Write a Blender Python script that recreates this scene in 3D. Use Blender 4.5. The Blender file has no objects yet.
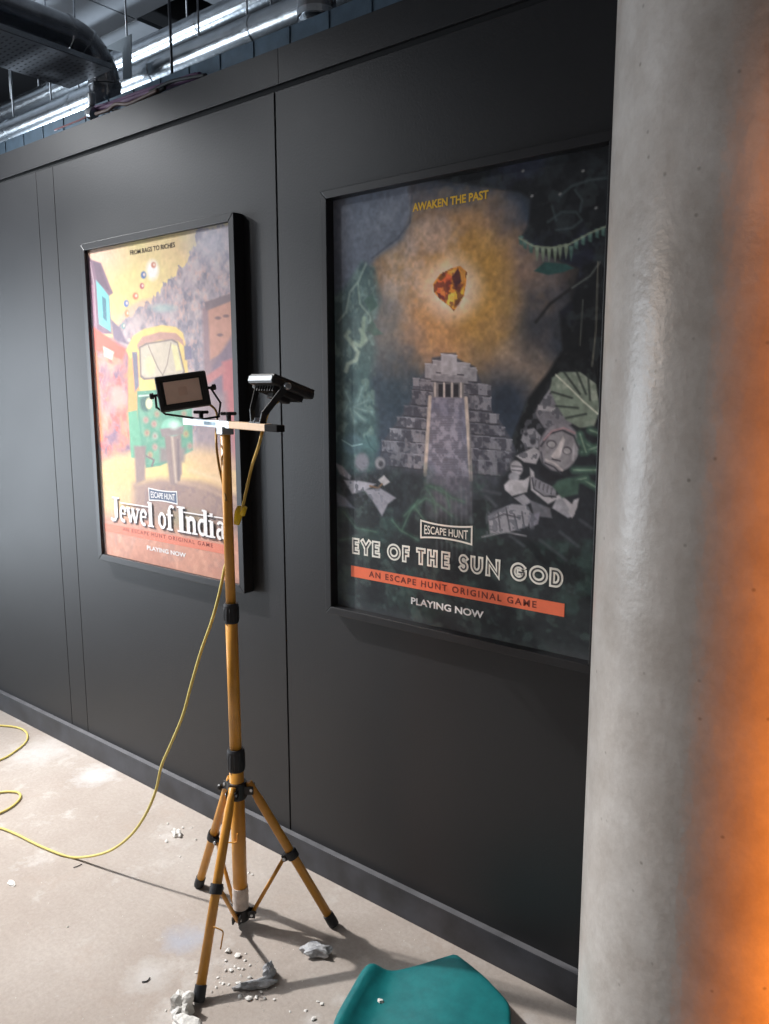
import bpy, bmesh, math, random
import numpy as np
from mathutils import Vector, Matrix

# ------------------------------------------------------------------ camera
scene = bpy.context.scene
CH = 1.55                                   # camera height
FPX, YAW, PITCH, ROLL = 784.03, 0.6708, 0.1547, -0.0018
fw = np.array([-math.sin(YAW)*math.cos(PITCH), math.cos(YAW)*math.cos(PITCH), -math.sin(PITCH)])
_r = np.array([math.cos(YAW), math.sin(YAW), 0.0]); _u = np.cross(_r, fw)
RV = math.cos(ROLL)*_r + math.sin(ROLL)*_u
UV = -math.sin(ROLL)*_r + math.cos(ROLL)*_u
CAM = np.array([0, 0, CH])
cd = bpy.data.cameras.new('camera'); cam = bpy.data.objects.new('camera', cd)
scene.collection.objects.link(cam)
cd.sensor_fit = 'VERTICAL'; cd.sensor_height = 36.0; cd.lens = FPX*36/1024
cd.clip_start = 0.05; cd.clip_end = 60
m = Matrix.Identity(4)
for i in range(3):
    m[i][0] = RV[i]; m[i][1] = UV[i]; m[i][2] = -fw[i]; m[i][3] = CAM[i]
cam.matrix_world = m
scene.camera = cam
vs = scene.view_settings
vs.view_transform = 'Standard'; vs.look = 'None'; vs.gamma = 1.0; vs.use_curve_mapping = False
vs.exposure = 0.0

# ------------------------------------------------------------------ world and lights
w = bpy.data.worlds.new('world'); scene.world = w; w.use_nodes = True
w.node_tree.nodes['Background'].inputs['Color'].default_value = (0.55, 0.65, 0.85, 1)
w.node_tree.nodes['Background'].inputs['Strength'].default_value = 0.05

def lamp(name, typ, loc, target, energy, color, size=0.1, sizey=None, spot=None, blend=0.5):
    l = bpy.data.lights.new(name, typ); l.energy = energy; l.color = color
    if typ == 'AREA':
        l.size = size
        if sizey: l.shape = 'RECTANGLE'; l.size_y = sizey
        else: l.shape = 'DISK'
    else:
        l.shadow_soft_size = size
    if spot: l.spot_size = spot; l.spot_blend = blend
    o = bpy.data.objects.new(name, l); scene.collection.objects.link(o)
    o.location = loc
    o.rotation_euler = (Vector(target)-Vector(loc)).to_track_quat('-Z', 'Y').to_euler()
    return o
# narrow track spotlight high up on the left, outside the frame: throws the tripod shadows
lamp('track_spot', 'SPOT', (-3.92, 0.633, 3.02), (-1.95, 1.25, 0.0), 660, (1.0, 0.965, 0.93), 0.035, spot=math.radians(70), blend=0.95)
# long ceiling batten over the corridor: washes the panel wall and the posters
bt_ = lamp('ceiling_batten', 'AREA', (-3.4, 0.55, 2.95), (-2.75, 1.7, 0.7), 44, (0.95, 0.97, 1.0), 1.2, 0.06)
bt_.data.spread = math.radians(104)
# broad fill added beyond the left of the frame, standing in for bright surroundings
lamp('corridor_fill', 'AREA', (-6.6, -0.8, 1.15), (0.0, 0.6, 1.0), 140, (0.82, 0.91, 1.0), 2.4, 2.2)
# cool fill added in the void behind the partition to brighten the ducts
lamp('void_fill', 'AREA', (-4.6, 2.02, 2.0), (-4.1, 2.3, 3.0), 26, (0.74, 0.87, 1.0), 0.2)
# unseen warm fill added behind the camera to lift the column and lens
wm = lamp('warm_front_fill', 'AREA', (0.3, -1.7, 2.5), (-0.6, 1.2, 1.2), 0.8, (1.0, 0.74, 0.55), 0.4)
wm.data.spread = math.radians(75)
wm2 = lamp('warm_side_fill', 'AREA', (-3.2, -0.7, 1.9), (-0.4, 1.2, 1.1), 1.0, (1.0, 0.76, 0.58), 0.3)  # second warm fill, unseen, added from the left to tint the column
wm2.data.spread = math.radians(50)
# tall orange light strip round the far side of the column
ol = lamp('orange_strip', 'AREA', (1.05, 1.02, 0.80), (-0.3, 1.21, 0.80), 12, (1.0, 0.23, 0.0), 0.05, 2.2)
ol.data.spread = math.radians(21)

# ------------------------------------------------------------------ pixel helpers (photograph 769 x 1024)
D = 1.7076                                   # wall face
def ray(x, y): return fw + (x-384.5)/FPX*RV - (y-512)/FPX*UV
def fl(x, y, z=0.0):
    d = ray(x, y); return CAM + d*((z-CH)/d[2])
def wl(x, y, Y=D):
    d = ray(x, y); return CAM + d*(Y/d[1])
def plane_pt(x, y, P, n):
    d = ray(x, y); P = np.array(P, float); n = np.array(n, float)
    return CAM + d*(((P-CAM) @ n)/(d @ n))
FN = np.array([fw[0], fw[1], 0.0]); FN /= np.linalg.norm(FN)
def vert(x, y, P): return plane_pt(x, y, P, FN)
def depth_pt(x, y, d): return CAM + ray(x, y)*d

# ------------------------------------------------------------------ materials
def mat(name, color=(0.5, 0.5, 0.5), rough=0.5, metal=0.0, spec=0.5, var=0.0, vscale=8.0, color2=None,
        bump=0.0, bscale=60.0, rvar=0.0):
    M = bpy.data.materials.new(name); M.use_nodes = True
    nt = M.node_tree; b = nt.nodes['Principled BSDF']
    b.inputs['Base Color'].default_value = (*color, 1); b.inputs['Roughness'].default_value = rough
    b.inputs['Metallic'].default_value = metal; b.inputs['Specular IOR Level'].default_value = spec
    tc = nt.nodes.new('ShaderNodeTexCoord')
    if var > 0 or color2:
        n = nt.nodes.new('ShaderNodeTexNoise'); n.inputs['Scale'].default_value = vscale
        n.inputs['Detail'].default_value = 5; n.inputs['Roughness'].default_value = 0.6
        nt.links.new(tc.outputs['Object'], n.inputs['Vector'])
        r = nt.nodes.new('ShaderNodeValToRGB')
        c2 = color2 or tuple(c*(1-var) for c in color)
        r.color_ramp.elements[0].position = 0.32; r.color_ramp.elements[1].position = 0.68
        r.color_ramp.elements[0].color = (*c2, 1); r.color_ramp.elements[1].color = (*color, 1)
        nt.links.new(n.outputs['Fac'], r.inputs['Fac']); nt.links.new(r.outputs['Color'], b.inputs['Base Color'])
        if rvar:
            mr = nt.nodes.new('ShaderNodeMapRange'); mr.inputs['To Min'].default_value = rough-rvar
            mr.inputs['To Max'].default_value = rough+rvar
            nt.links.new(n.outputs['Fac'], mr.inputs['Value']); nt.links.new(mr.outputs['Result'], b.inputs['Roughness'])
    if bump > 0:
        n2 = nt.nodes.new('ShaderNodeTexNoise'); n2.inputs['Scale'].default_value = bscale
        n2.inputs['Detail'].default_value = 4
        nt.links.new(tc.outputs['Object'], n2.inputs['Vector'])
        bp = nt.nodes.new('ShaderNodeBump'); bp.inputs['Strength'].default_value = bump
        bp.inputs['Distance'].default_value = 0.01
        nt.links.new(n2.outputs['Fac'], bp.inputs['Height']); nt.links.new(bp.outputs['Normal'], b.inputs['Normal'])
    return M
def srgb(r, g, b):
    f = lambda c: (c/255/12.92) if c/255 <= 0.04045 else ((c/255+0.055)/1.055)**2.4
    return (f(r), f(g), f(b))
MT = {}
MT['wall'] = mat('wall_paint', (0.015, 0.015, 0.0165), 0.44, spec=0.45, var=0.12, vscale=2.5, bump=0.05, bscale=140, rvar=0.05)
MT['gap'] = mat('joint_black', (0.006, 0.006, 0.007), 0.8)
MT['base'] = mat('skirting_paint', (0.050, 0.053, 0.064), 0.5, var=0.5, vscale=9, rvar=0.1, color2=(0.020, 0.021, 0.025))
MT['frame'] = mat('frame_black', (0.016, 0.016, 0.018), 0.38, var=0.2, vscale=20)
MT['orange'] = mat('stand_orange', srgb(216, 152, 60), 0.38, var=0.22, vscale=18, bump=0.03)
MT['black'] = mat('black_plastic', (0.012, 0.012, 0.013), 0.45, var=0.3, vscale=30)
MT['rubber'] = mat('black_rubber', (0.014, 0.015, 0.019), 0.6, var=0.3, vscale=30)
MT['steel'] = mat('steel', (0.55, 0.57, 0.6), 0.3, metal=1.0, var=0.2, vscale=20)
MT['foil'] = mat('foil_tape', (0.75, 0.8, 0.85), 0.35, metal=0.5, var=0.25, vscale=60)
MT['barwood'] = mat('bar_cream', srgb(226, 190, 150), 0.45, var=0.12, vscale=25)
MT['tape'] = mat('white_tape', (0.62, 0.55, 0.50), 0.45, var=0.3, vscale=60)
MT['lens'] = mat('lamp_lens', srgb(252, 218, 198), 0.3, var=0.12, vscale=25)
MT['yellow'] = mat('yellow_cable', srgb(216, 198, 112), 0.45, var=0.15, vscale=30)
MT['plug'] = mat('yellow_plug', srgb(235, 195, 20), 0.4, var=0.1, vscale=30)
MT['plaster'] = mat('plaster', (0.80, 0.78, 0.74), 0.9, var=0.2, vscale=60, bump=0.4, bscale=120)
MT['plaster_grey'] = mat('plaster_grey', (0.55, 0.55, 0.56), 0.85, color2=(0.30, 0.31, 0.33), vscale=40, bump=0.4, bscale=120)
MT['teal'] = mat('teal_plastic', srgb(24, 118, 120), 0.42, color2=srgb(16, 100, 104), vscale=22, bump=0.05, bscale=60)
MT['galv'] = mat('galvanised', (0.66, 0.70, 0.74), 0.27, metal=1.0, var=0.2, vscale=14, bump=0.14, bscale=26)
MT['dark_duct'] = mat('dark_duct', (0.42, 0.425, 0.44), 0.2, metal=1.0, var=0.4, vscale=12, bump=0.15, bscale=30)
MT['tray'] = mat('tray_steel', (0.13, 0.135, 0.15), 0.42, metal=0.8, var=0.35, vscale=20)
MT['hole'] = mat('perforation', (0.004, 0.004, 0.005), 0.8)
MT['ceil'] = mat('soffit_black', (0.012, 0.012, 0.014), 0.9, var=0.2, vscale=4)
MT['tile'] = mat('ceiling_tile', (0.36, 0.375, 0.40), 0.7, var=0.2, vscale=3)
MT['bluegrey'] = mat('ladder_blue', (0.11, 0.17, 0.23), 0.45, metal=0.3, var=0.35, vscale=14)
MT['bracket'] = mat('bracket_grey', (0.50, 0.56, 0.60), 0.5, metal=0.1, var=0.15, vscale=10)
MT['purple'] = mat('purple_cable', srgb(120, 84, 120), 0.5, var=0.15, vscale=30)
MT['brown'] = mat('brown_cable', srgb(110, 88, 80), 0.5, var=0.3, vscale=30)
MT['redcable'] = mat('red_cable', srgb(130, 60, 62), 0.5, var=0.2, vscale=30)

def floor_material():
    M = bpy.data.materials.new('concrete_floor'); M.use_nodes = True
    nt = M.node_tree; b = nt.nodes['Principled BSDF']; L = nt.links.new
    tc = nt.nodes.new('ShaderNodeTexCoord')
    def noise(s, det=6, ro=0.6):
        n = nt.nodes.new('ShaderNodeTexNoise'); n.inputs['Scale'].default_value = s
        n.inputs['Detail'].default_value = det; n.inputs['Roughness'].default_value = ro
        L(tc.outputs['Object'], n.inputs['Vector']); return n
    def ramp(src, p0, c0, p1, c1):
        r = nt.nodes.new('ShaderNodeValToRGB')
        r.color_ramp.elements[0].position = p0; r.color_ramp.elements[0].color = (*c0, 1)
        r.color_ramp.elements[1].position = p1; r.color_ramp.elements[1].color = (*c1, 1)
        L(src, r.inputs['Fac']); return r
    def mix(fac, a, c, t='MIX'):
        x = nt.nodes.new('ShaderNodeMix'); x.data_type = 'RGBA'; x.blend_type = t
        if isinstance(fac, float): x.inputs[0].default_value = fac
        else: L(fac, x.inputs[0])
        if isinstance(a, tuple): x.inputs[6].default_value = (*a, 1)
        else: L(a, x.inputs[6])
        if isinstance(c, tuple): x.inputs[7].default_value = (*c, 1)
        else: L(c, x.inputs[7])
        return x.outputs[2]
    base = ramp(noise(2.2).outputs['Fac'], 0.3, (0.36, 0.305, 0.265), 0.7, (0.46, 0.41, 0.37)).outputs['Color']
    fine = ramp(noise(80, 6, 0.7).outputs['Fac'], 0.3, (0.84, 0.84, 0.84), 0.7, (1.03, 1.03, 1.03)).outputs['Color']
    col = mix(1.0, base, fine, 'MULTIPLY')
    white = ramp(noise(5.5, 7, 0.68).outputs['Fac'], 0.56, (0, 0, 0), 0.74, (0.75, 0.75, 0.75)).outputs['Color']
    col = mix(white, col, (0.58, 0.56, 0.54))
    stain = ramp(noise(3.3, 6, 0.7).outputs['Fac'], 0.30, (0.5, 0.5, 0.5), 0.44, (0, 0, 0)).outputs['Color']
    col = mix(stain, col, (0.36, 0.29, 0.24))
    def patch(px, py, rad, c, amt):
        p = fl(px, py)
        mp = nt.nodes.new('ShaderNodeMapping'); mp.inputs['Location'].default_value = (-p[0], -p[1], 0)
        L(tc.outputs['Object'], mp.inputs['Vector'])
        ln = nt.nodes.new('ShaderNodeVectorMath'); ln.operation = 'LENGTH'; L(mp.outputs['Vector'], ln.inputs[0])
        nz = noise(16, 5, 0.7)
        ad = nt.nodes.new('ShaderNodeMath'); ad.operation = 'MULTIPLY_ADD'
        L(nz.outputs['Fac'], ad.inputs[0]); ad.inputs[1].default_value = rad*1.8
        L(ln.outputs['Value'], ad.inputs[2])
        r = ramp(ad.outputs[0], rad*1.1, (amt, amt, amt), rad*2.0, (0, 0, 0))
        return r.outputs['Color'], c
    for a in ((186, 940, 0.075, (0.36, 0.41, 0.52), 0.5), (150, 975, 0.07, (0.58, 0.57, 0.56), 0.5), (95, 775, 0.10, (0.62, 0.62, 0.63), 0.6),
              (40, 752, 0.16, (0.60, 0.58, 0.57), 0.5)):
        f, c = patch(*a); col = mix(f, col, c)
    L(col, b.inputs['Base Color'])
    b.inputs['Roughness'].default_value = 0.72; b.inputs['Specular IOR Level'].default_value = 0.35
    bp = nt.nodes.new('ShaderNodeBump'); bp.inputs['Strength'].default_value = 0.25; bp.inputs['Distance'].default_value = 0.006
    L(noise(70, 5).outputs['Fac'], bp.inputs['Height']); L(bp.outputs['Normal'], b.inputs['Normal'])
    return M
MT['floor'] = floor_material()

def column_material():
    M = bpy.data.materials.new('column_concrete'); M.use_nodes = True
    nt = M.node_tree; b = nt.nodes['Principled BSDF']; L = nt.links.new
    tc = nt.nodes.new('ShaderNodeTexCoord')
    n = nt.nodes.new('ShaderNodeTexNoise'); n.inputs['Scale'].default_value = 7; n.inputs['Detail'].default_value = 10
    n.inputs['Roughness'].default_value = 0.74
    L(tc.outputs['Object'], n.inputs['Vector'])
    r = nt.nodes.new('ShaderNodeValToRGB')
    r.color_ramp.elements[0].position = 0.30; r.color_ramp.elements[0].color = (0.42, 0.385, 0.35, 1)
    r.color_ramp.elements[1].position = 0.72; r.color_ramp.elements[1].color = (0.68, 0.665, 0.64, 1)
    L(n.outputs['Fac'], r.inputs['Fac'])
    v = nt.nodes.new('ShaderNodeTexVoronoi'); v.inputs['Scale'].default_value = 26
    L(tc.outputs['Object'], v.inputs['Vector'])
    rp = nt.nodes.new('ShaderNodeValToRGB')
    rp.color_ramp.elements[0].position = 0.03; rp.color_ramp.elements[0].color = (0.45, 0.43, 0.40, 1)
    rp.color_ramp.elements[1].position = 0.09; rp.color_ramp.elements[1].color = (1, 1, 1, 1)
    L(v.outputs['Distance'], rp.inputs['Fac'])
    x = nt.nodes.new('ShaderNodeMix'); x.data_type = 'RGBA'; x.blend_type = 'MULTIPLY'; x.inputs[0].default_value = 0.7
    L(r.outputs['Color'], x.inputs[6]); L(rp.outputs['Color'], x.inputs[7]); L(x.outputs[2], b.inputs['Base Color'])
    b.inputs['Roughness'].default_value = 0.30; b.inputs['Specular IOR Level'].default_value = 0.45
    n2 = nt.nodes.new('ShaderNodeTexNoise'); n2.inputs['Scale'].default_value = 70; n2.inputs['Detail'].default_value = 5
    L(tc.outputs['Object'], n2.inputs['Vector'])
    bp = nt.nodes.new('ShaderNodeBump'); bp.inputs['Strength'].default_value = 0.22; bp.inputs['Distance'].default_value = 0.004
    L(n2.outputs['Fac'], bp.inputs['Height']); L(bp.outputs['Normal'], b.inputs['Normal'])
    return M
MT['column'] = column_material()

def glaze_material():
    M = bpy.data.materials.new('acrylic_glazing'); M.use_nodes = True
    nt = M.node_tree; nt.nodes.clear(); L = nt.links.new
    out = nt.nodes.new('ShaderNodeOutputMaterial'); mx = nt.nodes.new('ShaderNodeMixShader')
    tr = nt.nodes.new('ShaderNodeBsdfTransparent'); gl = nt.nodes.new('ShaderNodeBsdfGlossy')
    gl.inputs['Roughness'].default_value = 0.16
    lw = nt.nodes.new('ShaderNodeLayerWeight'); lw.inputs['Blend'].default_value = 0.5
    pw = nt.nodes.new('ShaderNodeMath'); pw.operation = 'POWER'; pw.inputs[1].default_value = 5.0
    ma = nt.nodes.new('ShaderNodeMath'); ma.operation = 'MULTIPLY_ADD'; ma.inputs[1].default_value = 0.22; ma.inputs[2].default_value = 0.003
    L(lw.outputs['Facing'], pw.inputs[0]); L(pw.outputs[0], ma.inputs[0])
    L(ma.outputs[0], mx.inputs[0]); L(tr.outputs[0], mx.inputs[1]); L(gl.outputs[0], mx.inputs[2]); L(mx.outputs[0], out.inputs[0])
    return M
MT['glaze'] = glaze_material()

def print_material(name, gain):
    M = bpy.data.materials.new(name); M.use_nodes = True
    nt = M.node_tree; b = nt.nodes['Principled BSDF']
    a = nt.nodes.new('ShaderNodeAttribute'); a.attribute_name = 'ink'
    nt.links.new(a.outputs['Color'], b.inputs['Base Color'])
    b.inputs['Roughness'].default_value = 0.55; b.inputs['Specular IOR Level'].default_value = 0.25
    return M

# ------------------------------------------------------------------ mesh builder
def ortho(d):
    d = np.array(d, float); d /= np.linalg.norm(d)
    a = np.array([0, 0, 1.0]) if abs(d[2]) < 0.9 else np.array([1.0, 0, 0])
    x = np.cross(a, d); x /= np.linalg.norm(x); return x, np.cross(d, x), d
class MB:
    def __init__(s): s.v = []; s.f = []; s.sm = []; s.k = 0
    def add(s, vs_, fs, smooth=False):
        o = len(s.v); s.v += [tuple(map(float, p)) for p in vs_]
        for f in fs: s.f.append(tuple(i+o for i in f)); s.sm.append(smooth)
        return s
    def box(s, c, size, axes=None, bev=0.0):
        bm = bmesh.new(); bmesh.ops.create_cube(bm, size=1.0)
        for v in bm.verts: v.co = Vector((v.co.x*size[0], v.co.y*size[1], v.co.z*size[2]))
        if bev > 0: bmesh.ops.bevel(bm, geom=list(bm.edges), offset=bev, segments=2, affect='EDGES', profile=0.5)
        bm.verts.index_update()
        ax = [np.array(a, float) for a in (axes if axes is not None else np.eye(3))]
        pts = [np.array(c) + v.co.x*ax[0] + v.co.y*ax[1] + v.co.z*ax[2] for v in bm.verts]
        s.add(pts, [[v.index for v in f.verts] for f in bm.faces]); bm.free(); return s
    def boxmm(s, lo, hi, bev=0.0):
        lo = np.array(lo, float); hi = np.array(hi, float); return s.box((lo+hi)/2, hi-lo, None, bev)
    def tube(s, pts, r, n=12, caps=True, smooth=True):
        P = [np.array(p, float) for p in pts]; k = len(P)
        rs = [r]*k if np.isscalar(r) else list(r)
        T = []
        for i in range(k):
            a = P[max(i-1, 0)]; b = P[min(i+1, k-1)]; t = b-a; nn = np.linalg.norm(t)
            T.append(t/nn if nn > 1e-9 else np.array([0, 0, 1.0]))
        x, y, _ = ortho(T[0]); vs_ = []; fs = []
        for i in range(k):
            x = x - T[i]*(x @ T[i]); x /= np.linalg.norm(x); y = np.cross(T[i], x)
            for j in range(n):
                a = 2*math.pi*j/n; vs_.append(P[i]+rs[i]*(math.cos(a)*x+math.sin(a)*y))
        for i in range(k-1):
            for j in range(n):
                fs.append((i*n+j, i*n+(j+1) % n, (i+1)*n+(j+1) % n, (i+1)*n+j))
        s.add(vs_, fs, smooth)
        if caps:
            o = len(s.v)-len(vs_)
            s.f.append(tuple(o+j for j in reversed(range(n)))); s.sm.append(False)
            s.f.append(tuple(o+(k-1)*n+j for j in range(n))); s.sm.append(False)
        return s
    def lathe(s, c, axis, prof, n=24):
        x, y, z = ortho(axis); c = np.array(c, float); vs_ = []; fs = []
        for (r, h) in prof:
            for j in range(n):
                a = 2*math.pi*j/n; vs_.append(c+z*h+r*(math.cos(a)*x+math.sin(a)*y))
        k = len(prof)
        for i in range(k-1):
            for j in range(n): fs.append((i*n+j, i*n+(j+1) % n, (i+1)*n+(j+1) % n, (i+1)*n+j))
        fs.append(tuple(reversed(range(n)))); fs.append(tuple((k-1)*n+j for j in range(n)))
        s.add(vs_, fs); return s
    def prism(s, poly, axis_vec):
        k = len(poly); a = [np.array(p, float) for p in poly]; b = [p+np.array(axis_vec, float) for p in a]
        s.add(a+b, [tuple(range(k)), tuple(reversed(range(k, 2*k)))] + [(i, i+k, (i+1) % k+k, (i+1) % k) for i in range(k)])
        return s
    def build(s, name, m_, parent=None, origin=None, label=None, cat=None, group=None, kind=None, auto=True):
        o_ = np.array(origin if origin is not None else (parent['_o'] if parent is not None and '_o' in parent else (0, 0, 0)), float)
        me = bpy.data.meshes.new(name)
        me.from_pydata([tuple(np.array(p)-o_) for p in s.v], [], s.f)
        bm = bmesh.new(); bm.from_mesh(me); bmesh.ops.recalc_face_normals(bm, faces=bm.faces); bm.to_mesh(me); bm.free()
        me.polygons.foreach_set('use_smooth', s.sm); me.update()
        me.materials.append(m_)
        ob = bpy.data.objects.new(name, me); scene.collection.objects.link(ob)
        if parent is not None: ob.parent = parent
        else: ob.location = o_
        ob['_o'] = [float(c) for c in o_]
        return tag(ob, label, cat, group, kind)
def tag(o, label=None, cat=None, group=None, kind=None):
    if label: o['label'] = label
    if cat: o['category'] = cat
    if group: o['group'] = group
    if kind: o['kind'] = kind
    return o
def empty(name, loc, label, cat, group=None):
    o = bpy.data.objects.new(name, None); scene.collection.objects.link(o)
    o.location = tuple(map(float, loc)); o['_o'] = [float(c) for c in loc]; o.empty_display_size = 0.1
    return tag(o, label, cat, group)
def smooth_path(pts, n=8):
    P = [np.array(p, float) for p in pts]; out = []
    Q = [2*P[0]-P[1]] + P + [2*P[-1]-P[-2]]
    for i in range(1, len(Q)-2):
        p0, p1, p2, p3 = Q[i-1], Q[i], Q[i+1], Q[i+2]
        for k in range(n):
            t = k/n
            out.append(0.5*((2*p1)+(-p0+p2)*t+(2*p0-5*p1+4*p2-p3)*t*t+(-p0+3*p1-3*p2+p3)*t**3))
    out.append(P[-1]); return out
rnd = random.Random(7)

# ------------------------------------------------------------------ the setting
MB().boxmm((-7.0, -2.5, -0.12), (2.6, 4.6, 0.0)).build('floor', MT['floor'], kind='structure',
    label='worn beige concrete floor with dusty white patches', cat='floor')
ZS, ZT, TH = 2.4115, 2.5165, 0.012
wallo = MB().boxmm((-7.0, D+TH, 0.0), (2.6, D+0.10, ZT-0.002)).build('wall_back', MT['gap'], kind='structure',
    label='charcoal painted panel partition wall behind the posters', cat='wall')
gx = 0.0025
seams = [(-7.0, -4.335), (-4.335, -3.1155), (-3.1155, -2.988), (-2.988, -1.7591), (-1.7591, -0.539), (-0.539, 0.681), (0.681, 2.6)]
for k, (a, b) in enumerate(seams):
    ga = 0.0032 if abs(a+1.7591) < .01 else 0.0016
    gb = 0.0032 if abs(b+1.7591) < .01 else 0.0016
    MB().boxmm((a+ga, D, 0.0), (b-gb, D+TH+0.001, ZS-0.009), 0.0008).build('panel', MT['wall'], wallo)
for (a, b) in ((-7.0, -4.2), (-4.2, -1.742), (-1.742, 0.70), (0.70, 2.6)):
    MB().boxmm((a+0.0004, D, ZS+0.009), (b-0.0004, D+TH+0.001, ZT), 0.0008).build('header_panel', MT['wall'], wallo)
MB().boxmm((-7.0, D-0.0205, 0.0), (2.6, D-0.0002, 0.0932), 0.0015).build('baseboard_back', MT['base'], kind='structure',
    label='scuffed dark grey skirting board along the panel wall', cat='baseboard')
MB().boxmm((-7.0, D-0.0203, 0.0931), (2.6, D-0.0004, 0.0938)).build('pale_top_edge', mat('pale_edge', (0.13, 0.13, 0.14), .7, var=.4, vscale=12), bpy.data.objects['baseboard_back'])  # lighter grey strip along the top of the skirting

# column
CX, CY, CR = -0.30, 1.213, 0.20
MB().lathe((CX, CY, 0.0), (0, 0, 1), [(CR, 0.0)] + [(CR, 0.1*i) for i in range(1, 35)], 96).build('concrete_column', MT['column'],
    origin=(CX, CY, 0), label='round pale concrete column in the right foreground lit orange on one side', cat='column', kind='structure')
for p in bpy.data.objects['concrete_column'].data.polygons: p.use_smooth = len(p.vertices) == 4

# ceiling
ZC = 3.4
ceil = MB().boxmm((-7.0, -2.5, ZC+0.25), (2.6, 4.6, ZC+0.35)).build('ceiling', MT['ceil'], kind='structure',
    label='dark ceiling soffit with grey tiles and open gaps', cat='ceiling')
gone = [(165, 12), (190, 8), (215, 10), (215, 36), (235, 36), (143, 70), (20, 95), (50, 100), (5, 110), (225, 30), (260, 28), (300, 10)]
gonep = [fl(x, y, ZC) for x, y in gone]
tile_mesh = None
TS = 0.42
for i in range(-14, 5):
    for j in range(-5, 11):
        x0, y0 = i*TS+0.13, j*TS+0.07
        tq = np.array([x0+TS/2, y0+TS/2, ZC])-CAM; tz = tq @ fw
        if tz > 0.2 and 384.5+FPX*(tq @ RV)/tz < 100 and 512-FPX*(tq @ UV)/tz > 58: continue
        if y0 > 3.7 or any(x0 <= p[0] < x0+TS and y0 <= p[1] < y0+TS for p in gonep): continue
        if tile_mesh is None:
            t = MB().boxmm((0.004, 0.004, 0), (TS-0.004, TS-0.004, 0.02), 0.002).build('ceiling_tile', MT['tile'], ceil, origin=(0, 0, 0))
            tile_mesh = t.data
        else:
            t = bpy.data.objects.new('ceiling_tile', tile_mesh); scene.collection.objects.link(t); t.parent = ceil
        t.location = (x0, y0, ZC)

# ------------------------------------------------------------------ poster painting
def hash_noise(H, W, cells, seed):
    r = np.random.RandomState(seed); ch = max(2, int(cells*H/W)); cw = cells
    g = r.rand(ch+2, cw+2)
    y = np.linspace(0, ch, H); x = np.linspace(0, cw, W)
    yi = y.astype(int).clip(0, ch); xi = x.astype(int).clip(0, cw); fy = y-yi; fx = x-xi
    fy = fy*fy*(3-2*fy); fx = fx*fx*(3-2*fx)
    a = g[np.ix_(yi, xi)]; b = g[np.ix_(yi, (xi+1))]; c = g[np.ix_(yi+1, xi)]; d = g[np.ix_(yi+1, xi+1)]
    return (a*(1-fx)+b*fx)*(1-fy)[:, None]+(c*(1-fx)+d*fx)*fy[:, None]
def fbm(H, W, cells, seed, octv=4):
    o = np.zeros((H, W)); amp = 1; t = 0
    for k in range(octv):
        o += amp*hash_noise(H, W, cells*2**k, seed+k); t += amp; amp *= 0.55
    return o/t
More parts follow.
